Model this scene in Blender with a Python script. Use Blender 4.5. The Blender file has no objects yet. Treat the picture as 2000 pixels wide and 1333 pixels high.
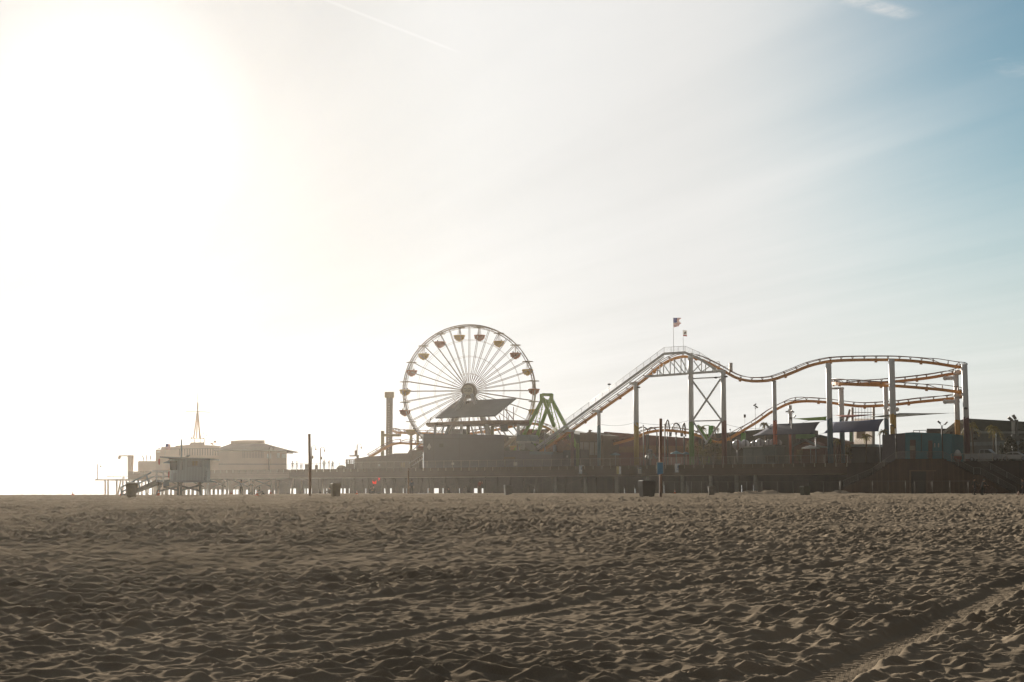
import bpy, math, random
import numpy as np
from mathutils import Vector, Matrix
R = math.radians
PI = math.pi
SC = bpy.context.scene
COL = SC.collection

# ------------------------------------------------------------------ camera
FOC = 2778.0                      # focal length in pixels of the 2000 px wide photograph
PITCH = math.atan(296.5 / FOC)
cam_data = bpy.data.cameras.new("camera")
cam = bpy.data.objects.new("camera", cam_data)
COL.objects.link(cam)
cam_data.sensor_width = 36.0
cam_data.lens = 36.0 * FOC / 2000.0
cam_data.clip_start = 0.5
cam_data.clip_end = 20000.0
cam.location = (0, 0, 0)          # eye level is z = 0
cam.rotation_euler = (PI / 2 + PITCH, 0, 0)
SC.camera = cam

# ------------------------------------------------------------------ sun and sky
SUN_EL, SUN_AZ = R(14.5), R(-16.0)      # azimuth measured from +Y, negative = left of the view
SUN_DIR = Vector((math.sin(SUN_AZ) * math.cos(SUN_EL), math.cos(SUN_AZ) * math.cos(SUN_EL), math.sin(SUN_EL)))
sun_data = bpy.data.lights.new("sun", 'SUN')
sun_data.energy = 5.0
sun_data.angle = R(0.5)
sun_data.color = (1.0, 0.91, 0.79)
sun = bpy.data.objects.new("sun", sun_data)
COL.objects.link(sun)
sun.rotation_euler = SUN_DIR.to_track_quat('Z', 'Y').to_euler()
sun.location = (0, 0, 200)

world = bpy.data.worlds.new("World")
SC.world = world
world.use_nodes = True
wt = world.node_tree
wt.nodes.clear()


def wn(kind, **kw):
    n = wt.nodes.new(kind)
    for k, v in kw.items():
        if k.startswith('i_'):
            n.inputs[int(k[2:])].default_value = v
        else:
            setattr(n, k, v)
    return n


def wmath(op, a, b=None, c=None, clamp=False):
    n = wt.nodes.new('ShaderNodeMath')
    n.operation = op
    n.use_clamp = clamp
    for i, v in enumerate((a, b, c)):
        if v is None:
            continue
        if isinstance(v, (int, float)):
            n.inputs[i].default_value = v
        else:
            wt.links.new(v, n.inputs[i])
    return n.outputs[0]


def wramp(v, a, b):
    n = wt.nodes.new('ShaderNodeMapRange')
    n.interpolation_type = 'SMOOTHSTEP'
    n.clamp = True
    wt.links.new(v, n.inputs[0])
    n.inputs[1].default_value = a
    n.inputs[2].default_value = b
    return n.outputs[0]


SKY_STRENGTH = 0.05
GLOW0 = 6.75
sky = wn('ShaderNodeTexSky', sky_type='NISHITA', sun_disc=False, sun_elevation=SUN_EL, sun_rotation=SUN_AZ,
         air_density=1.0, dust_density=0.35, ozone_density=2.0, altitude=0.0)
tc = wn('ShaderNodeTexCoord')
sep = wn('ShaderNodeSeparateXYZ')
wt.links.new(tc.outputs['Generated'], sep.inputs[0])
dz = wmath('MAXIMUM', sep.outputs[2], 0.03)
# the cirrus layer is flat and high: a direction (x, y, z) meets it at (x/z, y/z)
cx = wmath('DIVIDE', sep.outputs[0], dz)
cy = wmath('DIVIDE', sep.outputs[1], dz)


def cloud_noise(ang, sx, sy, scale, detail, off, rough=0.55, dist=0.0):
    c, s = math.cos(ang), math.sin(ang)
    u = wmath('ADD', wmath('MULTIPLY', cx, c * sx), wmath('MULTIPLY', cy, s * sx))
    v = wmath('ADD', wmath('MULTIPLY', cx, -s * sy), wmath('MULTIPLY', cy, c * sy))
    comb = wn('ShaderNodeCombineXYZ')
    wt.links.new(u, comb.inputs[0])
    wt.links.new(v, comb.inputs[1])
    comb.inputs[2].default_value = off
    n = wn('ShaderNodeTexNoise')
    n.inputs['Scale'].default_value = scale
    n.inputs['Detail'].default_value = detail
    n.inputs['Roughness'].default_value = rough
    n.inputs['Distortion'].default_value = dist
    wt.links.new(comb.outputs[0], n.inputs['Vector'])
    return n.outputs[0]


def strip(p0, p1, w):
    """a streak between two points of the cloud layer (contrail or wisp)"""
    d = (p1[0] - p0[0], p1[1] - p0[1])
    L = math.hypot(*d)
    d = (d[0] / L, d[1] / L)
    rx = wmath('SUBTRACT', cx, p0[0])
    ry = wmath('SUBTRACT', cy, p0[1])
    al = wmath('DIVIDE', wmath('ADD', wmath('MULTIPLY', rx, d[0]), wmath('MULTIPLY', ry, d[1])), L)
    ac = wmath('ABSOLUTE', wmath('SUBTRACT', wmath('MULTIPLY', rx, d[1]), wmath('MULTIPLY', ry, d[0])))
    a = wramp(ac, w, w * 0.15)
    e = wmath('MULTIPLY', wramp(al, -0.02, 0.04), wramp(al, 1.0, 0.8))
    return wmath('MULTIPLY', a, e)


def sky_at(px, py):
    x, y = (px - 1000) / FOC, (666.5 - py) / FOC
    d = Vector((x, math.cos(PITCH) - y * math.sin(PITCH), math.sin(PITCH) + y * math.cos(PITCH))).normalized()
    return (d.x / d.z, d.y / d.z)


dot = wn('ShaderNodeVectorMath', operation='DOT_PRODUCT')
wt.links.new(tc.outputs['Generated'], dot.inputs[0])
dot.inputs[1].default_value = SUN_DIR
cosang = wmath('MAXIMUM', dot.outputs['Value'], 0.0)
CLOUD_A = cloud_noise(R(-68), 0.16, 1.0, 1.5, 4, 3.1, 0.5, 0.3)
CLOUD_B = cloud_noise(R(-64), 0.10, 1.0, 4.5, 6, 7.7, 0.6, 0.5)
az = wmath('ARCTAN2', sep.outputs[0], sep.outputs[1])
bank = wramp(az, R(22.5), R(2))
bank = wmath('MULTIPLY', bank, wmath('MULTIPLY', wramp(az, R(-75), R(-30)), wramp(sep.outputs[2], 0.70, 0.42)))
bank = wmath('MULTIPLY_ADD', bank, 0.75, wmath('MULTIPLY_ADD', wramp(sep.outputs[1], 0.6, 0.0), 0.80, 0.17))  # unseen veil behind the camera, added to whiten the ambient fill
streak = wmath('ADD', wmath('MULTIPLY', wramp(CLOUD_A, 0.2, 0.8), 0.75), wmath('MULTIPLY', wramp(CLOUD_B, 0.25, 0.75), 0.25))
# thick where the bank is solid, streaky towards its edge
veil = wramp(wmath('MULTIPLY_ADD', streak, 0.13, bank), 0.06, 0.92)
lowair = wmath('MULTIPLY', wramp(sep.outputs[2], 0.27, 0.03), 0.92)
veil = wmath('SUBTRACT', 1.0, wmath('MULTIPLY', wmath('SUBTRACT', 1.0, veil), wmath('SUBTRACT', 1.0, lowair)))
contrail = strip(sky_at(600, -14), sky_at(915, 110), 0.010)
wisp = strip(sky_at(1660, -4), sky_at(1790, 36), 0.045)
wisp2 = strip(sky_at(1930, 118), sky_at(2030, 150), 0.06)
wb = wramp(cloud_noise(R(40), 3.0, 3.0, 2.4, 5, 1.3, 0.7), 0.35, 0.7)
wisps = wmath('MULTIPLY', wmath('ADD', wisp, wmath('MULTIPLY', wisp2, 0.6)), wb)
dens = wmath('ADD', wmath('MULTIPLY', veil, 0.98), wmath('MULTIPLY', wisps, 0.45))
dens = wmath('MINIMUM', dens, 0.985)
# thin ice cloud scatters the sunlight forwards
glow = wmath('MULTIPLY_ADD', wramp(cosang, 0.25, 0.88), GLOW0, 1.5)
near = wmath('MULTIPLY_ADD', wramp(cosang, 0.915, 0.962), 0.05, wmath('MULTIPLY_ADD', wramp(cosang, 0.968, 0.9925), -0.15, 1.0))
glow = wmath('MULTIPLY', glow, wmath('MULTIPLY_ADD', wramp(cosang, 0.9945, 1.0), 0.22, near))
glow = wmath('MULTIPLY', glow, wmath('MULTIPLY_ADD', streak, 0.11, 0.94))
glow = wmath('MULTIPLY_ADD', contrail, 0.55, glow)
ccol = wn('ShaderNodeVectorMath', operation='SCALE')
ccol.inputs[0].default_value = (1.0, 0.992, 0.972)
wt.links.new(glow, ccol.inputs['Scale'])
mixc = wn('ShaderNodeMix', data_type='RGBA')
wt.links.new(dens, mixc.inputs[0])
tint = wn('ShaderNodeVectorMath', operation='MULTIPLY')
tint.inputs[1].default_value = (0.66, 0.90, 0.83)
wt.links.new(sky.outputs[0], tint.inputs[0])
wt.links.new(tint.outputs[0], mixc.inputs[6])
wt.links.new(ccol.outputs[0], mixc.inputs[7])
bg = wn('ShaderNodeBackground')
bg.inputs[1].default_value = SKY_STRENGTH
wt.links.new(mixc.outputs[2], bg.inputs[0])
wo = wn('ShaderNodeOutputWorld')
wt.links.new(bg.outputs[0], wo.inputs[0])

SC.view_settings.view_transform = 'Standard'
SC.view_settings.look = 'None'
SC.view_settings.exposure = 0.95
SC.view_settings.gamma = 1.0
SC.cycles.max_bounces = 6
SC.cycles.use_adaptive_sampling = False
SC.cycles.volume_bounces = 0
SC.cycles.transparent_max_bounces = 12
SC.cycles.sample_clamp_indirect = 4.0

# ------------------------------------------------------------------ placing things
CP, SP = math.cos(PITCH), math.sin(PITCH)


def at(px, py, Y):
    """the point of the place that is seen at pixel (px, py) of the photograph, Y metres ahead"""
    x, y = (px - 1000) / FOC, (666.5 - py) / FOC
    dy = CP - y * SP
    t = Y / dy
    return Vector((x * t, Y, (SP + y * CP) * t))


NX, NY = 0.552, 0.834             # the pier's long side: its normal (away from the beach) ...
RX, RY = 0.834, -0.552            # ... and its direction towards the land (right)
EDGE = 263.0


def pierY(px, t=0.0, py=900):
    x, y = (px - 1000) / FOC, (666.5 - py) / FOC
    k = x / (CP - y * SP)
    return (t + EDGE * NY) / (k * NX + NY)


def on(px, py, t=0.0):
    """like at(), for a point t metres in from the beach side of the pier"""
    return at(px, py, pierY(px, t, py))


def pf(s, t, z):
    return Vector((s * RX + t * NX, EDGE + s * RY + t * NY, z))


def away(px, d):
    """d metres straight away along the line of building walls at column px"""
    if px > 1000:
        return Vector((NX, NY, 0)) * d
    return Vector(((px - 1000) / FOC, 1.0, 0)).normalized() * d


DECK = 4.75                       # pier deck above eye level
KN_Y = np.array([0, 9.75, 21, 40, 80, 125, 160, 185, 205, 400, 3000.0])
KN_E = np.array([1.38, 1.30, 1.185, 1.015, .685, .33, .165, .12, .10, .10, .10])


def sstep(a, b, x):
    t = np.clip((x - a) / (b - a), 0, 1)
    return t * t * (3 - 2 * t)


def base_z(X, Y):
    X = np.asarray(X, float)
    Y = np.asarray(Y, float)
    z = -np.interp(Y, KN_Y, KN_E)
    z = z - 0.15 * sstep(-18, -42, X) * sstep(90, 165, Y)
    shore = 190 + 2.2 * np.clip(X + 40, 0, 200)
    z = z - 3.2 * sstep(shore, shore + 70, Y)
    return z


def ground(px, Y):
    """a point on the sand, in image column px at distance Y"""
    x = (px - 1000) / FOC * Y / (CP + 0.1067 * SP)
    return Vector((x, Y, float(base_z(x, Y))))


# ------------------------------------------------------------------ materials
MATS = {}


def mat(name, col, rough=0.7, metal=0.0, var=0.12, scale=3.0, bump=0.0, bscale=20.0, alpha_emit=None, trans=0.0, spec=0.4):
    if name in MATS:
        return MATS[name]
    m = bpy.data.materials.new(name)
    m.use_nodes = True
    nt = m.node_tree
    b = nt.nodes['Principled BSDF']
    b.inputs['Roughness'].default_value = rough
    b.inputs['Metallic'].default_value = metal
    b.inputs['Specular IOR Level'].default_value = spec
    t = nt.nodes.new('ShaderNodeTexCoord')
    n = nt.nodes.new('ShaderNodeTexNoise')
    n.inputs['Scale'].default_value = scale
    n.inputs['Detail'].default_value = 4
    nt.links.new(t.outputs['Object'], n.inputs['Vector'])
    r = nt.nodes.new('ShaderNodeValToRGB')
    r.color_ramp.elements[0].position = 0.3
    r.color_ramp.elements[1].position = 0.72
    r.color_ramp.elements[0].color = (*[c * (1 - var) for c in col], 1)
    r.color_ramp.elements[1].color = (*[min(1, c * (1 + var)) for c in col], 1)
    nt.links.new(n.outputs[0], r.inputs[0])
    nt.links.new(r.outputs[0], b.inputs['Base Color'])
    if bump:
        n2 = nt.nodes.new('ShaderNodeTexNoise')
        n2.inputs['Scale'].default_value = bscale
        n2.inputs['Detail'].default_value = 3
        nt.links.new(t.outputs['Object'], n2.inputs['Vector'])
        bp = nt.nodes.new('ShaderNodeBump')
        bp.inputs['Strength'].default_value = bump
        bp.inputs['Distance'].default_value = 0.02
        nt.links.new(n2.outputs[0], bp.inputs['Height'])
        nt.links.new(bp.outputs[0], b.inputs['Normal'])
    if trans:
        tr = nt.nodes.new('ShaderNodeBsdfTranslucent')
        nt.links.new(r.outputs[0], tr.inputs[0])
        mx = nt.nodes.new('ShaderNodeMixShader')
        mx.inputs[0].default_value = trans
        out = nt.nodes['Material Output']
        nt.links.new(b.outputs[0], mx.inputs[1])
        nt.links.new(tr.outputs[0], mx.inputs[2])
        nt.links.new(mx.outputs[0], out.inputs[0])
    MATS[name] = m
    return m


def planks(name, col, axis='Z', pitch=0.25, var=0.2, rough=0.85, horizontal=False):
    """boards: bands of slightly different tone along one axis, dark joints between them"""
    if name in MATS:
        return MATS[name]
    m = bpy.data.materials.new(name)
    m.use_nodes = True
    nt = m.node_tree
    b = nt.nodes['Principled BSDF']
    b.inputs['Roughness'].default_value = rough
    b.inputs['Specular IOR Level'].default_value = 0.06
    t = nt.nodes.new('ShaderNodeTexCoord')
    s = nt.nodes.new('ShaderNodeSeparateXYZ')
    nt.links.new(t.outputs['Object'], s.inputs[0])

    def mth(op, a, bb=None):
        n = nt.nodes.new('ShaderNodeMath')
        n.operation = op
        for i, v in enumerate((a, bb)):
            if v is None:
                continue
            if isinstance(v, (int, float)):
                n.inputs[i].default_value = v
            else:
                nt.links.new(v, n.inputs[i])
        return n.outputs[0]
    src = {'X': s.outputs[0], 'Y': s.outputs[1], 'Z': s.outputs[2]}[axis]
    q = mth('DIVIDE', src, pitch)
    fl = mth('FLOOR', q)
    fr = mth('FRACT', q)
    w = nt.nodes.new('ShaderNodeTexWhiteNoise')
    w.noise_dimensions = '1D'
    nt.links.new(fl, w.inputs['W'])
    n = nt.nodes.new('ShaderNodeTexNoise')
    n.inputs['Scale'].default_value = 1.4
    n.inputs['Detail'].default_value = 5
    nt.links.new(t.outputs['Object'], n.inputs['Vector'])
    k = mth('MULTIPLY', mth('ADD', mth('MULTIPLY', mth('SUBTRACT', w.outputs[0], 0.5), var * 2), mth('ADD', mth('MULTIPLY', mth('SUBTRACT', n.outputs[0], 0.5), var * 2.5), 1.0)),
            mth('ADD', mth('MULTIPLY', mth('GREATER_THAN', fr, 0.1), 0.45), 0.55))
    v = nt.nodes.new('ShaderNodeVectorMath')
    v.operation = 'SCALE'
    v.inputs[0].default_value = col
    nt.links.new(k, v.inputs['Scale'])
    nt.links.new(v.outputs[0], b.inputs['Base Color'])
    MATS[name] = m
    return m


# ------------------------------------------------------------------ mesh builder
ABS = {}                          # world position of each object's origin


class MB:
    def __init__(self):
        self.v = []
        self.f = []
        self.m = []
        self.mi = 0
        self.sm = False
        self.smf = []

    def add(self, vs, fs):
        o = len(self.v)
        self.v.extend([tuple(p) for p in vs])
        for f in fs:
            self.f.append(tuple(o + i for i in f))
            self.m.append(self.mi)
            self.smf.append(self.sm)
        return self

    def box(self, a, b):
        x0, y0, z0 = a
        x1, y1, z1 = b
        return self.add([(x0, y0, z0), (x1, y0, z0), (x1, y1, z0), (x0, y1, z0), (x0, y0, z1), (x1, y0, z1), (x1, y1, z1), (x0, y1, z1)],
                        [(0, 3, 2, 1), (4, 5, 6, 7), (0, 1, 5, 4), (1, 2, 6, 5), (2, 3, 7, 6), (3, 0, 4, 7)])

    def bar(self, p, q, w, h=None, up=(0, 0, 1)):
        """a square bar from p to q: w across, h along up"""
        p, q = Vector(p), Vector(q)
        h = w if h is None else h
        d = (q - p)
        if d.length < 1e-6:
            return self
        d.normalize()
        up = Vector(up)
        if abs(d.dot(up)) > 0.98:
            up = Vector((0, 1, 0))
        s = d.cross(up).normalized()
        u = s.cross(d).normalized()
        vs = []
        for c in (p, q):
            for i, j in ((-1, -1), (1, -1), (1, 1), (-1, 1)):
                vs.append(c + s * (w / 2 * i) + u * (h / 2 * j))
        return self.add(vs, [(0, 3, 2, 1), (4, 5, 6, 7), (0, 1, 5, 4), (1, 2, 6, 5), (2, 3, 7, 6), (3, 0, 4, 7)])

    def tube(self, pts, r, n=8, closed=False, r1=None):
        pts = [Vector(p) for p in pts]
        L = len(pts)
        vs, fs = [], []
        ref = Vector((0, 0, 1))
        for i, p in enumerate(pts):
            a = pts[(i - 1) % L] if (i > 0 or closed) else pts[0]
            b = pts[(i + 1) % L] if (i < L - 1 or closed) else pts[-1]
            d = (b - a)
            d = d.normalized() if d.length > 1e-9 else Vector((0, 0, 1))
            rf = ref if abs(d.dot(ref)) < 0.97 else Vector((0, 1, 0))
            s = d.cross(rf).normalized()
            u = s.cross(d).normalized()
            rr = r if r1 is None else r + (r1 - r) * i / max(1, L - 1)
            for k in range(n):
                t = 2 * PI * k / n
                vs.append(p + s * (rr * math.cos(t)) + u * (rr * math.sin(t)))
        m = L if closed else L - 1
        for i in range(m):
            for k in range(n):
                a, b = i * n + k, i * n + (k + 1) % n
                c, d = ((i + 1) % L) * n + (k + 1) % n, ((i + 1) % L) * n + k
                fs.append((a, b, c, d))
        if not closed:
            fs.append(tuple(range(n))[::-1])
            fs.append(tuple((L - 1) * n + k for k in range(n)))
        o = self.sm
        self.sm = True
        self.add(vs, fs)
        self.sm = o
        return self

    def lathe(self, c, prof, n=16, axis='Z', a0=0.0, a1=2 * PI):
        """profile [(radius, height)] turned round a vertical axis through c"""
        c = Vector(c)
        full = abs(a1 - a0 - 2 * PI) < 1e-6
        cols = n if full else n + 1
        vs, fs = [], []
        for r, h in prof:
            for k in range(cols):
                t = a0 + (a1 - a0) * k / n
                if axis == 'Z':
                    vs.append(c + Vector((r * math.cos(t), r * math.sin(t), h)))
                elif axis == 'Y':
                    vs.append(c + Vector((r * math.cos(t), h, r * math.sin(t))))
                else:
                    vs.append(c + Vector((h, r * math.cos(t), r * math.sin(t))))
        for i in range(len(prof) - 1):
            for k in range(n):
                a, b = i * cols + k, i * cols + (k + 1) % cols
                fs.append((a, b, b + cols, a + cols))
        if full:
            fs.append(tuple(range(n))[::-1])
            fs.append(tuple((len(prof) - 1) * n + k for k in range(n)))
        o = self.sm
        self.sm = True
        self.add(vs, fs)
        self.sm = o
        return self

    def prism(self, poly, ext):
        """a polygon (3-D points) pushed along the vector ext"""
        n = len(poly)
        ext = Vector(ext)
        vs = [Vector(p) for p in poly] + [Vector(p) + ext for p in poly]
        fs = [tuple(range(n))[::-1], tuple(range(n, 2 * n))]
        for i in range(n):
            j = (i + 1) % n
            fs.append((i, j, n + j, n + i))
        return self.add(vs, fs)

    def ball(self, c, r, sx=1, sy=1, sz=1, n=10, m=7):
        prof = [(max(0.001, math.sin(PI * i / m)), -math.cos(PI * i / m)) for i in range(m + 1)]
        c = Vector(c)
        vs, fs = [], []
        for pr, h in prof:
            for k in range(n):
                t = 2 * PI * k / n
                vs.append(c + Vector((r * sx * pr * math.cos(t), r * sy * pr * math.sin(t), r * sz * h)))
        for i in range(m):
            for k in range(n):
                a, b = i * n + k, i * n + (k + 1) % n
                fs.append((a, b, b + n, a + n))
        o = self.sm
        self.sm = True
        self.add(vs, fs)
        self.sm = o
        return self

    def grid(self, rows, thick=None):
        """a sheet from rows of points"""
        a, b = len(rows), len(rows[0])
        vs = [p for r in rows for p in r]
        fs = []
        for i in range(a - 1):
            for j in range(b - 1):
                fs.append((i * b + j, i * b + j + 1, (i + 1) * b + j + 1, (i + 1) * b + j))
        o = self.sm
        self.sm = True
        self.add(vs, fs)
        self.sm = o
        return self

    def build(self, name, mats, parent=None, label=None, cat=None, group=None, loc=None, kind=None, local=False):
        me = bpy.data.meshes.new(name)
        if parent is not None:
            org = Vector((0, 0, 0)) if local else ABS[parent.name]
        else:
            org = Vector(loc) if loc is not None else Vector((0, 0, 0))
        if local:
            vs = self.v
        else:
            vs = [(p[0] - org[0], p[1] - org[1], p[2] - org[2]) for p in self.v]
        me.from_pydata(vs, [], self.f)
        if not isinstance(mats, (list, tuple)):
            mats = [mats]
        for m in mats:
            me.materials.append(m)
        me.polygons.foreach_set('material_index', self.m)
        me.polygons.foreach_set('use_smooth', self.smf)
        me.validate()
        me.update()
        ob = bpy.data.objects.new(name, me)
        COL.objects.link(ob)
        if parent is not None:
            ob.parent = parent
            ABS[ob.name] = ABS[parent.name].copy()
        else:
            ob.location = org
            ABS[ob.name] = Vector(org)
        tag(ob, label, cat, group, kind)
        return ob


def tag(o, label=None, cat=None, group=None, kind=None):
    if label:
        o['label'] = label
    if cat:
        o['category'] = cat
    if group:
        o['group'] = group
    if kind:
        o['kind'] = kind
    return o


def thing(name, loc, label, cat, group=None, rz=0.0):
    o = bpy.data.objects.new(name, None)
    COL.objects.link(o)
    o.empty_display_size = 0.3
    o.location = loc
    o.rotation_euler = (0, 0, rz)
    ABS[o.name] = Vector(loc)
    return tag(o, label, cat, group)


def dup(o, loc, label=None, rz=None, scale=None):
    """a copy of a thing with its parts and their sub-parts"""
    def rec(src, parent):
        c = src.copy()
        COL.objects.link(c)
        if parent is not None:
            c.parent = parent
        for ch in src.children:
            rec(ch, c)
        return c
    r = rec(o, None)
    r.location = loc
    ABS[r.name] = Vector(loc)
    if rz is not None:
        r.rotation_euler = (0, 0, rz)
    if scale is not None:
        r.scale = (scale,) * 3
    if label:
        r['label'] = label
    return r

# ------------------------------------------------------------------ sand
def hash2(ix, iy, seed):
    h = (ix.astype(np.int64) * 374761393 + iy.astype(np.int64) * 668265263 + seed * 1442695041) & 0xFFFFFFFF
    h = ((h ^ (h >> 13)) * 1274126177) & 0xFFFFFFFF
    h = h ^ (h >> 16)
    return (h & 0xFFFF) / 65535.0


def vnoise(x, y, seed):
    ix, iy = np.floor(x), np.floor(y)
    fx, fy = x - ix, y - iy
    fx, fy = fx * fx * (3 - 2 * fx), fy * fy * (3 - 2 * fy)
    a, b = hash2(ix, iy, seed), hash2(ix + 1, iy, seed)
    c, d = hash2(ix, iy + 1, seed), hash2(ix + 1, iy + 1, seed)
    return (a * (1 - fx) + b * fx) * (1 - fy) + (c * (1 - fx) + d * fx) * fy - 0.5


def pits(x, y, seed):
    """overlapping round hollows with sharp crests between them, as feet leave them"""
    ix, iy = np.floor(x), np.floor(y)
    f1 = np.full(x.shape, 9.0)
    for i in (-1, 0, 1):
        for j in (-1, 0, 1):
            gx, gy = ix + i, iy + j
            dx = gx + hash2(gx, gy, seed) - x
            dy = gy + hash2(gx, gy, seed + 1) - y
            # every hollow has its own width and depth
            k = 0.75 + 0.9 * hash2(gx, gy, seed + 2)
            f1 = np.minimum(f1, (dx * dx + dy * dy) * k + 0.22 * hash2(gx, gy, seed + 3))
    return np.minimum(f1, 1.1)


def to_ground(px, py):
    x, y = (px - 1000) / FOC, (666.5 - py) / FOC
    d = ((CP - y * SP), (SP + y * CP))
    Y = 20.0
    for _ in range(60):
        Y = 0.5 * Y + 0.5 * (float(np.interp(Y, KN_Y, KN_E)) / (-d[1]) * d[0])
    return (x / d[0] * Y, Y)


TRACKS = [([(1560, 1345), (1640, 1300), (1800, 1228), (2000, 1133), (2300, 1010)], 0.17, .015, .026, .9),
          ([(-300, 1430), (330, 1350), (650, 1268), (1000, 1196), (1415, 1134), (1650, 1100)], 0.20, .014, .036, .6),
          ([(-200, 1330), (340, 1222), (720, 1164), (1050, 1120), (1300, 1092)], 0.18, .010, .028, .45),
          ([(1010, 1400), (1300, 1300), (1700, 1195), (2050, 1120)], 0.10, .01, .02, .1)]


def make_sand():
    ys = [3.0]
    while ys[-1] < 300:
        y = ys[-1]
        ys.append(y + (max(0.014, y * 0.0020) if y < 120 else 0.32 if y < 190 else 1.5))
    ys = np.array(ys)
    nc = 1000
    us = np.linspace(-0.46, 0.46, nc)
    YY = np.repeat(ys[:, None], nc, 1)
    XX = us[None, :] * (YY + 14.0)
    X, Y = XX.ravel(), YY.ravel()
    z0 = base_z(X, Y)
    wx = X + 0.13 * vnoise(X * 3.1, Y * 3.1, 5) + 0.10 * vnoise(X * 6, Y * 6, 15)
    wy = Y + 0.13 * vnoise(X * 3.1, Y * 3.1, 6) + 0.10 * vnoise(X * 6, Y * 6, 16)
    c, s = math.cos(0.5), math.sin(0.5)
    rx, ry = wx * c + wy * s, -wx * s + wy * c
    h = 0.110 * pits(rx / 0.235, ry / 0.172, 11)
    h += 0.042 * pits(wx / 0.13 + 7.3, wy / 0.11, 31)
    h += 0.06 * vnoise(X / 1.1, Y / 1.1, 51) + 0.06 * vnoise(X / 3.1, Y / 3.1, 52) + 0.05 * vnoise(X / 0.5, Y / 0.5, 53)
    h += 0.035 * (sstep(0.12, 0.42, vnoise(X / 0.9 + 3, Y / 0.7, 57))) * (0.5 + vnoise(X / 0.16, Y / 0.14, 58))
    h += 0.010 * vnoise(X / 0.09, Y / 0.09, 54)
    rough = 0.75 + 0.7 * vnoise(X / 5.0, Y / 5.0, 61)
    h *= rough
    for pts, hw, dp, bm, rg in TRACKS:
        g = [to_ground(*p) for p in pts]
        best = np.full(X.shape, 99.0)
        along = np.zeros(X.shape)
        acc = 0.0
        for (ax, ay), (bx, by) in zip(g[:-1], g[1:]):
            L = math.hypot(bx - ax, by - ay)
            ux, uy = (bx - ax) / L, (by - ay) / L
            t = np.clip((X - ax) * ux + (Y - ay) * uy, 0, L)
            px_, py_ = X - ax - t * ux, Y - ay - t * uy
            d = np.sqrt(px_ ** 2 + py_ ** 2)
            sgn = np.sign(ux * py_ - uy * px_)
            closer = d < np.abs(best)
            best = np.where(closer, d * np.where(sgn == 0, 1, sgn), best)
            along = np.where(closer, acc + t, along)
            acc += L
        ad = np.abs(best) + 0.03 * vnoise(X * 3, Y * 3, 71)
        m = sstep(hw + 0.09, hw - 0.03, ad)
        tread = 0.014 * np.sign(np.sin((along + 0.8 * np.abs(best)) * 2 * PI / 0.11)) * sstep(hw, hw - 0.05, ad)
        wear = rg + (1 - rg) * sstep(-0.15, 0.3, vnoise(X / 1.3, Y / 1.3, 77))
        calm = sstep(hw + 0.16, hw, ad)
        h = h * (1 - (0.28 * m + 0.68 * calm) * wear) + wear * (m * (-dp + tread) + bm * np.exp(-((ad - hw - 0.08) / 0.06) ** 2))
    fade = 1.0 + 0.7 * sstep(14, 55, Y) - 0.8 * sstep(110, 180, Y)
    z = z0 + (h - 0.06) * fade
    co = np.stack([X, Y, z], 1).astype(np.float32)
    nr = len(ys)
    i = np.arange((nr - 1) * (nc - 1))
    a = (i // (nc - 1)) * nc + i % (nc - 1)
    quads = np.stack([a, a + 1, a + nc + 1, a + nc], 1).astype(np.int32)
    me = bpy.data.meshes.new("sand")
    me.vertices.add(len(co))
    me.vertices.foreach_set('co', co.ravel())
    me.loops.add(quads.size)
    me.loops.foreach_set('vertex_index', quads.ravel())
    me.polygons.add(len(quads))
    me.polygons.foreach_set('loop_start', np.arange(len(quads), dtype=np.int32) * 4)
    me.polygons.foreach_set('use_smooth', np.ones(len(quads), bool))
    me.update(calc_edges=True)
    o = bpy.data.objects.new("sand", me)
    COL.objects.link(o)
    o['kind'] = 'structure'
    return o


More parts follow.
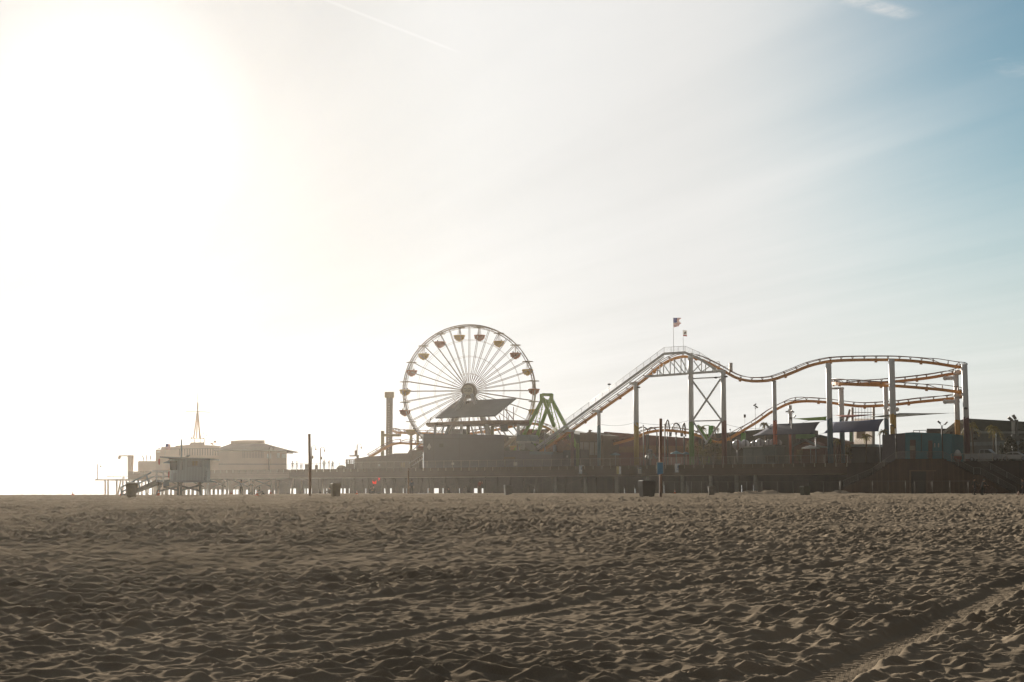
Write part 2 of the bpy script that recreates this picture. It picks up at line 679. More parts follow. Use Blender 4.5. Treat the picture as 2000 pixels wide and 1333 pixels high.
def sand_material():
    m = bpy.data.materials.new("beach_sand")
    m.use_nodes = True
    nt = m.node_tree
    b = nt.nodes['Principled BSDF']
    b.inputs['Roughness'].default_value = 0.95
    b.inputs['Specular IOR Level'].default_value = 0.0
    g = nt.nodes.new('ShaderNodeNewGeometry')
    n1 = nt.nodes.new('ShaderNodeTexNoise')
    n1.inputs['Scale'].default_value = 0.5
    n1.inputs['Detail'].default_value = 6
    nt.links.new(g.outputs['Position'], n1.inputs['Vector'])
    n2 = nt.nodes.new('ShaderNodeTexNoise')
    n2.inputs['Scale'].default_value = 160
    n2.inputs['Detail'].default_value = 2
    nt.links.new(g.outputs['Position'], n2.inputs['Vector'])
    r = nt.nodes.new('ShaderNodeValToRGB')
    r.color_ramp.elements[0].position = 0.3
    r.color_ramp.elements[1].position = 0.75
    r.color_ramp.elements[0].color = (*SAND_LO, 1)
    r.color_ramp.elements[1].color = (*SAND_HI, 1)
    mx = nt.nodes.new('ShaderNodeMath')
    mx.operation = 'MULTIPLY_ADD'
    nt.links.new(n2.outputs[0], mx.inputs[0])
    mx.inputs[1].default_value = 0.5
    sb = nt.nodes.new('ShaderNodeMath')
    sb.operation = 'MULTIPLY_ADD'
    nt.links.new(n1.outputs[0], sb.inputs[0])
    sb.inputs[1].default_value = 0.6
    sb.inputs[2].default_value = -0.05
    nt.links.new(sb.outputs[0], mx.inputs[2])
    nt.links.new(mx.outputs[0], r.inputs[0])
    nt.links.new(r.outputs[0], b.inputs['Base Color'])
    bp = nt.nodes.new('ShaderNodeBump')
    bp.inputs['Strength'].default_value = 0.3
    bp.inputs['Distance'].default_value = 0.004
    n3 = nt.nodes.new('ShaderNodeTexNoise')
    n3.inputs['Scale'].default_value = 45
    n3.inputs['Detail'].default_value = 4
    nt.links.new(g.outputs['Position'], n3.inputs['Vector'])
    nt.links.new(n3.outputs[0], bp.inputs['Height'])
    nt.links.new(bp.outputs[0], b.inputs['Normal'])
    return m


SAND_LO, SAND_HI = (0.146, 0.119, 0.087), (0.318, 0.258, 0.190)
sand = make_sand()
sand_mat = sand_material()
sand.data.materials.append(sand_mat)
# the beach round about, outside the modelled strip
MBg = MB()
xs = [-840, -500, -250, -120, -60, 0, 60, 120, 250, 500, 840]
ysx = [-840, -500, -200, -60, -20, 0, 20, 40, 80, 125, 160, 185, 205, 230, 260, 300, 340]
MBg.grid([[(x, y, float(base_z(x, y)) - 0.35 - (0.0 if y > 0 else 0.05)) for x in xs] for y in ysx])
MBg.build("beach", sand_mat, kind='structure')

# sea
def sea_material():
    m = bpy.data.materials.new("sea_water")
    m.use_nodes = True
    nt = m.node_tree
    b = nt.nodes['Principled BSDF']
    b.inputs['Base Color'].default_value = (0.03, 0.06, 0.07, 1)
    b.inputs['Roughness'].default_value = 0.18
    g = nt.nodes.new('ShaderNodeNewGeometry')
    n = nt.nodes.new('ShaderNodeTexNoise')
    n.inputs['Scale'].default_value = 0.5
    n.inputs['Detail'].default_value = 5
    nt.links.new(g.outputs['Position'], n.inputs['Vector'])
    bp = nt.nodes.new('ShaderNodeBump')
    bp.inputs['Strength'].default_value = 0.6
    bp.inputs['Distance'].default_value = 0.6
    nt.links.new(n.outputs[0], bp.inputs['Height'])
    nt.links.new(bp.outputs[0], b.inputs['Normal'])
    return m


sea = MB()
sea.add([(-840, 205, -2.6), (840, 205, -2.6), (840, 840, -2.6), (-840, 840, -2.6)], [(0, 1, 2, 3)])
sea.build("sea", sea_material(), kind='structure')

# ================================================================== people
def person(pos, label, shirt, trousers, pose='stand', rz=0.0, h=1.72, hair=(0.03, 0.022, 0.016), skin=(0.36, 0.22, 0.15), group=None, over=None, sub=2, longhair=False, fingers=True):
    """one continuous body grown on a skeleton; local +Y is where the person faces"""
    J = {'pel': (0, 0, .95), 'bel': (0, .01, 1.12), 'che': (0, .0, 1.33), 'nek': (0, .0, 1.50), 'hd0': (0, .02, 1.57), 'hd1': (0, .02, 1.66), 'hd2': (0, .0, 1.74), 'nos': (0, .125, 1.63)}
    for s, n in ((-1, 'l'), (1, 'r')):
        J.update({'sh' + n: (.18 * s, 0, 1.43), 'el' + n: (.25 * s, -.03, 1.14), 'wr' + n: (.26 * s, .06, .89), 'pa' + n: (.26 * s, .09, .82),
                  'hp' + n: (.10 * s, 0, .90), 'kn' + n: (.11 * s, .02, .50), 'an' + n: (.11 * s, -.02, .09), 'to' + n: (.13 * s, .15, .04), 'ea' + n: (.085 * s, .01, 1.64)})
    if pose == 'stride':
        J.update({'knl': (-.10, .14, .50), 'anl': (-.10, .10, .09), 'tol': (-.11, .27, .05), 'knr': (.10, -.04, .50), 'anr': (.10, -.25, .12), 'tor': (.11, -.12, .04)})
    elif pose == 'bend':
        J.update({'bel': (0, .10, 1.10), 'che': (0, .26, 1.28), 'nek': (0, .40, 1.42), 'hd0': (0, .46, 1.47), 'hd1': (0, .50, 1.54), 'hd2': (0, .51, 1.62), 'nos': (0, .61, 1.47),
                  'shl': (-.17, .33, 1.36), 'shr': (.17, .33, 1.36), 'ell': (-.18, .50, 1.15), 'elr': (.18, .50, 1.15), 'wrl': (-.12, .72, 1.05), 'wrr': (.12, .72, 1.05),
                  'pal': (-.10, .79, 1.03), 'par': (.10, .79, 1.03), 'eal': (-.085, .49, 1.53), 'ear': (.085, .49, 1.53), 'pel': (0, -.05, .93), 'hpl': (-.1, -.05, .9), 'hpr': (.1, -.05, .9)})
    elif pose == 'sit':
        J.update({'pel': (0, 0, .13), 'bel': (0, .04, .30), 'che': (0, .08, .52), 'nek': (0, .12, .70), 'hd0': (0, .15, .76), 'hd1': (0, .16, .85), 'hd2': (0, .14, .93), 'nos': (0, .27, .81),
                  'shl': (-.18, .10, .62), 'shr': (.18, .10, .62), 'ell': (-.27, .25, .42), 'elr': (.27, .25, .42), 'wrl': (-.14, .44, .44), 'wrr': (.14, .44, .44), 'pal': (-.08, .48, .44), 'par': (.08, .48, .44),
                  'hpl': (-.11, .02, .12), 'hpr': (.11, .02, .12), 'knl': (-.17, .42, .44), 'knr': (.17, .42, .44), 'anl': (-.13, .62, .09), 'anr': (.13, .62, .09), 'tol': (-.14, .78, .04), 'tor': (.14, .78, .04),
                  'eal': (-.085, .15, .83), 'ear': (.085, .15, .83)})
    elif pose == 'cycle':
        J.update({'pel': (0, -.05, .98), 'bel': (0, .03, 1.12), 'che': (0, .16, 1.32), 'nek': (0, .26, 1.46), 'hd0': (0, .31, 1.52), 'hd1': (0, .33, 1.60), 'hd2': (0, .31, 1.69), 'nos': (0, .44, 1.56),
                  'shl': (-.18, .20, 1.40), 'shr': (.18, .20, 1.40), 'ell': (-.25, .35, 1.18), 'elr': (.25, .35, 1.18), 'wrl': (-.22, .55, 1.06), 'wrr': (.22, .55, 1.06), 'pal': (-.22, .62, 1.04), 'par': (.22, .62, 1.04),
                  'hpl': (-.1, -.03, .93), 'hpr': (.1, -.03, .93), 'eal': (-.085, .32, 1.59), 'ear': (.085, .32, 1.59)})
    if over:
        J.update(over)
    rad = {'pel': .135, 'bel': .125, 'che': .15, 'nek': .06, 'hd0': .075, 'hd1': .095, 'hd2': .06, 'nos': .018}
    E = [('pel', 'bel'), ('bel', 'che'), ('che', 'nek'), ('nek', 'hd0'), ('hd0', 'hd1'), ('hd1', 'hd2'), ('hd1', 'nos')]
    reg = {'pel': 1, 'bel': 0, 'che': 0, 'nek': 2, 'hd0': 2, 'hd1': 2, 'hd2': 2, 'nos': 2}
    for n in 'lr':
        rad.update({'sh' + n: .07, 'el' + n: .047, 'wr' + n: .032, 'pa' + n: .036, 'hp' + n: .10, 'kn' + n: .068, 'an' + n: .045, 'to' + n: .038, 'ea' + n: .016})
        reg.update({'sh' + n: 0, 'el' + n: 0, 'wr' + n: 2, 'pa' + n: 2, 'hp' + n: 1, 'kn' + n: 1, 'an' + n: 1, 'to' + n: 3, 'ea' + n: 2})
        E += [('che', 'sh' + n), ('sh' + n, 'el' + n), ('el' + n, 'wr' + n), ('wr' + n, 'pa' + n), ('pel', 'hp' + n), ('hp' + n, 'kn' + n), ('kn' + n, 'an' + n), ('an' + n, 'to' + n), ('hd1', 'ea' + n)]
        if fingers:
            d = (Vector(J['pa' + n]) - Vector(J['wr' + n])).normalized()
            side = d.cross(Vector((1, 0, 0)))
            side = side.normalized() if side.length > .1 else Vector((0, 1, 0))
            for i, (o, L) in enumerate(((-.030, .065), (-.010, .08), (.010, .085), (.030, .075))):
                k = 'f%d%s' % (i, n)
                curl = Vector((-.02 if n == 'r' else .02, 0, 0)) * (1 + .3 * i)
                J[k] = tuple(Vector(J['pa' + n]) + d * (L + .02) + side * (o * 1.3) + curl)
                rad[k] = .009
                reg[k] = 2
                E.append(('pa' + n, k))
            k = 'th' + n
            J[k] = tuple(Vector(J['wr' + n]) * .5 + Vector(J['pa' + n]) * .5 + side * .06 + d * .03)
            rad[k] = .010
            reg[k] = 2
            E.append(('wr' + n, k))
    names = list(J)
    idx = {k: i for i, k in enumerate(names)}
    sc = h / 1.76
    me = bpy.data.meshes.new("person")
    me.from_pydata([Vector(J[k]) * sc for k in names], [(idx[a], idx[b]) for a, b in E], [])
    ob = bpy.data.objects.new("person", me)
    COL.objects.link(ob)
    mod = ob.modifiers.new("skin", 'SKIN')
    mod.use_smooth_shade = True
    mod.branch_smoothing = 0.6
    sv = me.skin_vertices[0].data
    for k in names:
        sv[idx[k]].radius = (rad[k] * sc, rad[k] * sc * (.72 if k in ('che', 'bel', 'pel') else 1))
        sv[idx[k]].use_root = (k == 'pel')
    ss = ob.modifiers.new("sub", 'SUBSURF')
    ss.levels = ss.render_levels = sub
    dg = bpy.context.evaluated_depsgraph_get()
    new = bpy.data.meshes.new_from_object(ob.evaluated_get(dg))
    bpy.data.objects.remove(ob)
    bpy.data.meshes.remove(me)
    n = len(new.vertices)
    co = np.empty(n * 3, np.float32)
    new.vertices.foreach_get('co', co)
    co = co.reshape(-1, 3)
    cen = np.empty(len(new.polygons) * 3, np.float32)
    new.polygons.foreach_get('center', cen)
    cen = cen.reshape(-1, 3)
    best = np.full(len(cen), 9e9)
    mi = np.zeros(len(cen), np.int32)
    for a, b in E:
        pa, pb = np.array(Vector(J[a]) * sc), np.array(Vector(J[b]) * sc)
        ab = pb - pa
        t = np.clip(((cen - pa) @ ab) / (ab @ ab), 0, 1)
        d = np.linalg.norm(cen - pa - t[:, None] * ab, axis=1) - rad[a] * sc * .6
        r = np.where(t < .5, reg[a], reg[b])
        mi = np.where(d < best, r, mi)
        best = np.minimum(d, best)
    zmin = co[:, 2].min()
    for col, nm in ((shirt, 'shirt'), (trousers, 'trousers'), (skin, 'skin'), ((0.03, .028, .025), 'shoe')):
        new.materials.append(mat('%s_%d_%d_%d' % (nm, *[int(c * 999) for c in col]), col, .95, spec=.1))
    new.polygons.foreach_set('material_index', mi)
    new.polygons.foreach_set('use_smooth', np.ones(len(new.polygons), bool))
    new.name = "person"
    root = bpy.data.objects.new("person", new)
    COL.objects.link(root)
    root.location = Vector(pos) - Vector((0, 0, zmin))
    root.rotation_euler = (0, 0, rz)
    ABS[root.name] = Vector(root.location)
    tag(root, label, 'person', group)
    hb = MB()
    c = (Vector(J['hd1']) * .55 + Vector(J['hd2']) * .45) * sc + Vector((0, -.02, .012))
    hb.ball(c, .112 * sc, .95, 1.08, .92, 12, 8)
    if longhair:
        hb.ball(Vector(J['hd0']) * sc + Vector((0, -.06, .0)), .09 * sc, 1.0, .7, 1.5, 10, 7)
    hb.build("hair", mat('hair_%d' % int(hair[0] * 999), hair, .9, spec=.05), root, local=True)
    return root


# ================================================================== lifeguard tower
TY = 154.0
blue_paint = planks('tower_boards', (0.33, 0.39, 0.41), 'X', 0.32, 0.05, 0.6)
blue_trim = mat('tower_trim', (0.24, 0.28, 0.29), .6)
wood_grey = mat('weathered_timber', (0.17, 0.155, 0.125), .85, var=.25, scale=5)
white_trim = mat('white_trim', (0.72, 0.71, 0.68), .5)
open_bay_dark = mat('open_bay_dark', (0.05, 0.05, 0.04), .15)  # dark panel put in for the shaded inside of the open bay
amber_glass = mat('amber_window', (0.30, 0.25, 0.14), .2)
red_plastic = mat('red_plastic', (0.50, 0.06, 0.03), .4)


def T(zx, zy, dy=0.0):
    return at(230 + zx / 10.526, 850 + zy / 10.526, TY + dy)


def Tp(poly, dy, depth):
    return [T(x, y, dy) for x, y in poly], Vector((0, depth, 0))


tower = thing("lifeguard_tower", ground(330, TY + 1.5), "pale blue wooden lifeguard tower on stilts with a long ramp, alone on the beach", "lifeguard tower")
b = MB()
b.prism(*Tp([(1075, 968), (1765, 968), (1765, 500), (1052, 490), (1086, 740)], 0, 3.4))
cabin = b.build("cabin", blue_paint, tower)
b = MB()
b.prism(*Tp([(1078, 722), (1222, 722), (1222, 536), (1068, 536)], -0.03, .06))
w = b.build("window", open_bay_dark, cabin)
b = MB()
b.prism(*Tp([(1430, 662), (1742, 662), (1742, 528), (1430, 528)], -0.025, .05))
fr = b.build("window_frame", blue_trim, cabin)
b = MB()
for x0, x1 in ((1532, 1580), (1592, 1642)):
    b.prism(*Tp([(x0, 632), (x1, 632), (x1, 540), (x0, 540)], -0.05, .06))
b.build("window", amber_glass, cabin)
b = MB()
b.prism(*Tp([(1140, 950), (1205, 950), (1205, 780), (1140, 780)], -0.03, .05))
b.build("hatch", blue_trim, cabin)
b = MB()
b.prism(*Tp([(1284, 715), (1334, 715), (1334, 552), (1284, 552)], -0.12, .12))
b.build("radio_box", blue_trim, cabin)
b = MB()
b.prism(*Tp([(865, 440), (1897, 482), (1897, 508), (865, 466)], -0.8, 5.0))
b.build("roof", mat('tower_roof', (0.11, 0.12, 0.125), .7), tower)
b = MB()
b.prism(*Tp([(920, 578), (1075, 578), (1056, 515)], 0.1, 3.0))
b.build("shutter", blue_trim, tower)
b = MB()
b.tube([T(1310, 715, -.2), T(1310, 90, -.2)], .085, 8)
b.build("mast", blue_trim, tower)
b = MB()
b.prism(*Tp([(800, 935), (1830, 935), (1830, 972), (800, 972)], -0.75, 4.6))
b.build("platform", blue_trim, tower)
b = MB()
b.prism(*Tp([(930, 972), (1055, 972), (1055, 1052), (930, 1052)], -.6, .08))
b.build("panel", blue_trim, tower)
for dy in (-.7, 3.75):
    b = MB()
    b.bar(T(705, 745, dy), T(1064, 750, dy), .14, .20)
    b.bar(T(720, 852, dy), T(1064, 852, dy), .10, .14)
    for x in (800, 938):
        b.bar(T(x, 760, dy), T(x, 968, dy), .13)
    b.build("railing", white_trim, tower)
b = MB()
b.prism(*Tp([(40, 1248), (800, 920), (838, 1008), (130, 1262)], -.6, 1.6))
b.build("ramp", wood_grey, tower)
for dy in (-.6, 1.0):
    b = MB()
    b.bar(T(60, 1082, dy), T(688, 770, dy), .10, .17)
    b.bar(T(80, 1172, dy), T(735, 852, dy), .09, .14)
    for x0, y0, x1, y1 in ((62, 1085, 92, 1245), (410, 910, 455, 1085), (588, 820, 636, 990)):
        b.bar(T(x0, y0, dy), T(x1, y1, dy), .15)
    b.build("ramp_rail", blue_trim, tower)
for x0, x1, w in ((862, 845, .22), (1240, 1240, .22), (1300, 1300, .22), (1695, 1692, .22)):
    for dy in (.1, 3.0):
        b = MB()
        q = T(x1, 1240, dy)
        q.z = float(base_z(q.x, q.y)) - .3
        b.bar(T(x0, 972, dy), q, w)
        b.build("leg", wood_grey, tower)
b = MB()
b.bar(T(905, 985, .5), T(785, 1260, .5), .2)
b.build("brace", wood_grey, tower)
for dy in (.0, 3.1):
    b = MB()
    for p, q in (((865, 1152), (1215, 1062)), ((935, 1058), (1240, 1140)), ((1312, 1140), (1692, 1030)), ((1318, 1050), (1692, 1152))):
        b.bar(T(*p, dy), T(*q, dy), .08, .20)
    b.build("brace", wood_grey, tower)
b = MB()
for dy in (.4, .9):
    b.bar(T(1797, 660, dy), T(1772, 968, dy), .08)
    b.bar(T(1838, 670, dy), T(1812, 968, dy), .08)
for y in (760, 860, 940):
    b.bar(T(1770, y, .4), T(1860 - (y - 760) * .1, y, .4), .06)
b.build("side_rail", blue_trim, tower)


# flags -------------------------------------------------------------------------------
flag_red = mat('flag_red', (0.30, 0.03, 0.035), .8, trans=.15)
flag_white = mat('flag_white', (0.60, 0.58, 0.55), .8, trans=.2)
flag_blue = mat('flag_blue', (0.03, 0.04, 0.13), .8, trans=.3)
pole_grey = mat('pole_grey', (0.30, 0.30, 0.30), .5)


def stripes_flag(name, foot, top, fl, fh, label, cat, group, ragged=.25, droop=.15, r=.03):
    foot, top = Vector(foot), Vector(top)
    t = thing(name, foot, label, cat, group)
    b = MB()
    b.tube([foot, top], r, 6)
    b.build("pole", pole_grey, t)
    b = MB()
    n = 12
    d = (top - foot).normalized()

    def P(u, v):
        x = fl * u * (1 - ragged * abs(math.sin(v * 5)) * u)
        return top - d * (fh * v * (1 - .18 * u) + droop * fh * u * u) + Vector((x, .10 * fl * math.sin(u * 6 + v), 0))
    for i in range(13):
        for j in range(n):
            b.mi = 2 if (i < 7 and j < n * .42) else (i % 2)
            b.add([P(j / n, i / 13), P((j + 1) / n, i / 13), P((j + 1) / n, (i + 1) / 13), P(j / n, (i + 1) / 13)], [(0, 1, 2, 3)])
    # stars
    b.mi = 1
    for i in range(4):
        for j in range(4):
            c = P(.05 + j * .09, .07 + i * .125)
            for s in (-.012, .012):
                b.add([c + Vector((a, s, bb)) for a, bb in ((-.02 * fl, 0), (0, -.02 * fl), (.02 * fl, 0), (0, .02 * fl))], [(0, 1, 2, 3)])
    b.build("cloth", [flag_red, flag_white, flag_blue], t)
    return t


stripes_flag("flag", T(965, 470, -.3), T(988, 180, -.3), .55, .62, "small striped flag on a thin staff above the lifeguard tower roof", "flag", None, .1, .2, .015)
# torpedo buoys
def buoy(c, h, w, label):
    b = MB()
    prof = [(.01, -h / 2), (w * .25, -h * .38), (w * .5, -h * .1), (w * .5, h * .2), (w * .38, h * .42), (w * .1, h * .5)]
    b.lathe(c, prof, 12)
    b.tube([Vector(c) + Vector((0, 0, h * .5)), Vector(c) + Vector((0, 0, h * .5 + .25))], .012, 5)
    o = b.build("rescue_buoy", red_plastic, None, label, 'rescue buoy', 'rescue buoys on the lifeguard tower', loc=c)
    return o


buoy(T(852, 552, -.5), .72, .22, "red torpedo rescue buoy hanging from the tower roof's overhang")
buoy(T(1050, 818, -.78), .80, .16, "red torpedo rescue buoy upright at the tower's railing end")


def bird(p, label, span=.5, rz=0.0, flying=False, group='seabirds'):
    b = MB()
    p = Vector(p)
    b.ball(p + Vector((0, 0, .14 if not flying else 0)), .12, 1.7, .8, .8, 8, 6)
    b.ball(p + Vector((.2, 0, .24 if not flying else .03)), .065, 1.1, .9, .9, 8, 6)
    b.bar(p + Vector((.25, 0, .235 if not flying else .03)), p + Vector((.33, 0, .22 if not flying else .02)), .02)
    b.bar(p + Vector((-.15, 0, .14 if not flying else 0)), p + Vector((-.33, 0, .09 if not flying else 0)), .08, .03)
    if flying:
        for s in (-1, 1):
            b.prism([p + Vector((-.08, 0, .03)), p + Vector((.10, 0, .03)), p + Vector((.05, s * span * .5, .2)), p + Vector((-.12, s * span, .08))], (0, 0, .02))
    else:
        b.bar(p + Vector((0, .04, 0)), p + Vector((0, .04, .08)), .015)
        b.bar(p + Vector((0, -.04, 0)), p + Vector((0, -.04, .08)), .015)
    return b.build("seagull", mat('gull_grey', (.16, .15, .14), .8), None, label, 'bird', group, loc=p)


bird(T(1440, 462, 1.0), "grey gull standing on the lifeguard tower's roof")

# ================================================================== bins, poles, cones, signs on the sand
rust_wood = mat('rust_brown', (0.16, 0.075, 0.035), .85, var=.35, scale=4)
bin_brown = mat('bin_brown', (0.13, 0.09, 0.035), .8, var=.25)
bin_dark = mat('bin_dark', (0.045, 0.036, 0.026), .75, var=.25)
bin_grey = mat('bin_grey', (0.15, 0.135, 0.11), .8)
bin_green = mat('bin_green', (0.05, 0.055, 0.03), .75)
bag_white = mat('liner_white', (0.75, 0.74, 0.72), .6, trans=.3)


def square_ring(b, c, w, z0, z1, w1=None):
    w1 = w if w1 is None else w1
    vs = []
    for ww, z in ((w, z0), (w1, z1)):
        for i, j in ((-1, -1), (1, -1), (1, 1), (-1, 1)):
            vs.append(c + Vector((i * ww / 2, j * ww / 2, z)))
    b.add(vs, [(0, 3, 2, 1), (4, 5, 6, 7), (0, 1, 5, 4), (1, 2, 6, 5), (2, 3, 7, 6), (3, 0, 4, 7)])


def trash_bin(px, ytop, ybot, Y, wtop, wbot, m, label, group='trash bins on the beach', rz=.35, lid=True, liner=False, band=.28, round_=False):
    g = ground(px, Y)
    top = at(px, ytop, Y).z
    foot = at(px, ybot, Y).z
    g.z = min(g.z, foot)
    h = top - g.z
    t = thing("trash_bin", g, label, 'trash bin', group, rz)
    z = Vector((0, 0, 0))
    b = MB()
    if round_:
        b.lathe(z, [(wbot / 2, -.05), (wtop / 2 * .96, h * .92)], 16)
    else:
        square_ring(b, z, wbot, -.05, h * (1 - band), wbot + (wtop - wbot) * .7)
    b.build("body", m, t, local=True)
    b = MB()
    if round_:
        b.lathe(z, [(wtop / 2, h * .9), (wtop / 2 * 1.05, h * .93), (wtop / 2 * 1.05, h * .97), (wtop / 2 * .8, h)], 16)
    else:
        square_ring(b, z, wtop * .97, h * (1 - band), h * .96, wtop)
        for i in (-1, 1):
            b.bar(Vector((i * wtop * .5, -wtop * .3, h * .93)), Vector((i * wtop * .5, wtop * .3, h * .93)), .06)
    b.build("rim", m, t, local=True)
    if lid:
        b = MB()
        square_ring(b, z, wtop * 1.02, h * .96 + .003, h * 1.0, wtop * .8)
        b.build("lid", m, t, local=True)
    if liner:
        b = MB()
        square_ring(b, z, wtop * 1.05, h * .95, h * 1.02, wtop * 1.04)
        b.build("liner", bag_white, t, local=True)
    return t


trash_bin(257, 943, 968.5, 120, .92, .72, bin_brown, "brown square trash bin with a white liner beside the lifeguard tower's ramp", liner=True, lid=False)
trash_bin(655.5, 944, 968.5, 124, .78, .62, bin_brown, "brown lidded trash bin near the tall leaning wooden post")
trash_bin(1263.5, 938.5, 971, 122, 1.20, .96, bin_dark, "big dark square trash bin with a wide rim, beside the post with a blue sign", rz=.25, band=.38)
trash_bin(992.5, 947.5, 968.5, 140, .80, .62, bin_grey, "lone grey-brown trash bin in front of the pier's middle, in the shade", rz=.2, band=.12)
trash_bin(1389.5, 950, 970, 140, .70, .55, bin_grey, "small pale drum-shaped trash bin in front of the sand banks", lid=False, round_=True)
trash_bin(1572.5, 950, 968.5, 145, .80, .68, bin_green, "dark green trash bin in front of the chain-link fence")


def pole(px, ytop, ybot, Y, r, label, lean=(0, 0), square=False, m=None, cap=False):
    p = ground(px, Y)
    p.z = min(p.z, at(px, ybot, Y).z)
    q = at(px + lean[0], ytop, Y)
    t = thing("wooden_post", p, label, 'post', 'wooden posts on the beach')
    b = MB()
    if square:
        b.bar(p - Vector((0, 0, .4)), q, r * 2)
    else:
        b.tube([p - Vector((0, 0, .4)), p * .5 + q * .5 + Vector((.01, 0, 0)), q], r * 1.05, 10, r1=r * .92)
    b.build("shaft", m or rust_wood, t)
    if cap:
        b = MB()
        b.lathe(q, [(r * .3, 0), (r * .5, .15), (r * .9, .25), (.02, .35)], 8)
        b.build("cap", m or rust_wood, t)
    return t


rust_pole = mat('rust_pole', (0.22, 0.12, 0.055), .85, var=.3, scale=3)
pole(606, 848, 967.5, 126, .125, "tall brown wooden post leaning slightly, left of the trash bin", lean=(-2, 0), m=rust_pole)
pole(1290, 818, 971, 122, .115, "tall rusty wooden post carrying a blue notice", square=True, lean=(.5, 0))
pole(797.5, 920, 963, 172, .10, "short wooden post beside the person in a grey shirt", cap=True, m=rust_pole)

orange = mat('cone_orange', (0.62, 0.13, 0.04), .6)


def cone(px, ytop, ybot, Y, label, wb=.34):
    g = ground(px, Y)
    h = at(px, ytop, Y).z - at(px, ybot, Y).z
    g.z = max(g.z - .03, at(px, ybot, Y).z)
    t = thing("traffic_cone", g, label, 'traffic cone', 'orange traffic cones on the beach')
    b = MB()
    b.box((g.x - wb / 2, g.y - wb / 2, g.z), (g.x + wb / 2, g.y + wb / 2, g.z + .05))
    b.build("base", orange, t)
    b = MB()
    b.lathe(g, [(wb * .38, .052), (wb * .1, h * .96), (wb * .06, h)], 12)
    b.build("cone_body", orange, t)
    b = MB()
    b.lathe(g, [(wb * .26, h * .50), (wb * .2, h * .68)], 12)
    b.build("collar", white_trim, t)
    return t


for px, y0, y1, Y, lb in ((309.5, 957.5, 968, 140, "orange traffic cone under the lifeguard tower's ramp end"),
                          (502, 958.5, 968.5, 135, "orange traffic cone in front of the seated person in dark clothes"),
                          (528.5, 956, 965, 172, "dark orange traffic cone right of the seated person's bag"),
                          (452, 959, 965.5, 176, "tiny orange traffic cone left of the standing person in a pale top"),
                          (697, 958.5, 966, 160, "orange traffic cone between the brown trash bin and the seated pair"),
                          (236, 962, 968, 158, "orange traffic cone at the foot of the lifeguard ramp"),
                          (1318, 957, 965.5, 190, "small orange traffic cone before the fence, right of the blue notice"),
                          (142, 961.5, 968, 160, "tiny traffic cone standing alone on the empty sand at far left")):
    cone(px, y0, y1, Y, lb)

sign_white = mat('sign_white', (0.74, 0.78, 0.80), .5)
sign_blue = mat('sign_blue', (0.05, 0.22, 0.40), .5)
sign_pale = mat('sign_pale', (0.68, 0.65, 0.56), .5)
sign_yellow = mat('sign_yellow', (0.42, 0.36, 0.14), .5)
ink = mat('sign_ink', (0.08, 0.11, 0.16), .7)
ink_blue = mat('sign_ink_blue', (0.06, 0.16, 0.30), .7)


def beach_sign(px, y0, y1, w_px, Y, label, m, marks, post=True, group='notice signs along the pier front'):
    c = at(px, (y0 + y1) / 2, Y)
    h = (y1 - y0) * Y / FOC
    w = w_px * Y / FOC
    g = ground(px, Y + .05) if post else Vector((c.x, Y, c.z - h / 2))
    t = thing("sign", g, label, 'sign', group)
    b = MB()
    b.box((c.x - w / 2, Y - .025, c.z - h / 2), (c.x + w / 2, Y + .025, c.z + h / 2))
    p = b.build("panel", m, t)
    b = MB()
    for x0, z0, x1, z1, mi in marks:
        b.mi = mi
        b.box((c.x - w / 2 + x0 * w, Y - .032, c.z - h / 2 + z0 * h), (c.x - w / 2 + x1 * w, Y - .026, c.z - h / 2 + z1 * h))
    b.build("lettering", [ink, ink_blue, sign_white, sign_yellow], p)
    if post:
        b = MB()
        b.bar(Vector((c.x, Y + .08, g.z - .3)), Vector((c.x, Y + .08, c.z + h / 2)), .10)
        b.build("post", wood_grey, t)
    return t


lines = lambda z0, z1, n, mi=0, x0=.12, x1=.88: [(x0, z0 + (z1 - z0) * i / n, x1 - .1 * (i % 3), z0 + (z1 - z0) * (i + .45) / n, mi) for i in range(n)]
beach_sign(1135.5, 909.5, 926, 9.5, pierY(1135, -.15), "white notice board with a blue figure, left one of the two on the pier's fascia", sign_white,
           [(.45, .50, .62, .72, 1), (.48, .74, .60, .84, 1), (.30, .18, .7, .24, 1), (.15, .9, .85, .94, 1)], post=False)
beach_sign(1323.5, 906, 923, 10.5, pierY(1323, -.15), "white notice board with a blue figure, right one of the two on the pier's fascia", sign_white,
           [(.45, .50, .68, .74, 1), (.5, .76, .64, .86, 1), (.25, .36, .75, .41, 1), (.25, .26, .75, .31, 1)], post=False)
beach_sign(1208.5, 911.5, 926.5, 9, 205, "half yellow, half white notice sign on a thin wooden post", sign_white, [(.0, 0, .55, 1, 3)])
beach_sign(1251.5, 913.5, 925.5, 11.5, pierY(1251, -.15), "square pale notice with rows of dark lettering on the pier's fascia", sign_pale, lines(.12, .7, 4) + [(.1, .78, .9, .92, 0)], post=False)
# blue notice on the rusty post
bc = at(1289, 915.5, 121.6)
t = thing("notice", Vector((bc.x, 121.6, bc.z - .5)), "blue notice with a curling corner fixed to the tall rusty post", 'notice')
b = MB()
rows = []
for i in range(9):
    v = i / 8
    r = []
    for j in range(9):
        u = j / 8
        curl = max(0, (u + v - 1.45)) * .35
        r.append(bc + Vector(((u - .5) * .50 - curl * .2, -.14 - curl, (.5 - v) * 1.0 + curl * .35)))
    rows.append(r)
b.grid(rows)
b.build("sheet", sign_blue, t)
b = MB()
b.box((bc.x - .29, 121.6 - .132, bc.z - .42), (bc.x + .29, 121.6 - .09, bc.z + .54))
b.build("backing", sign_pale, t)

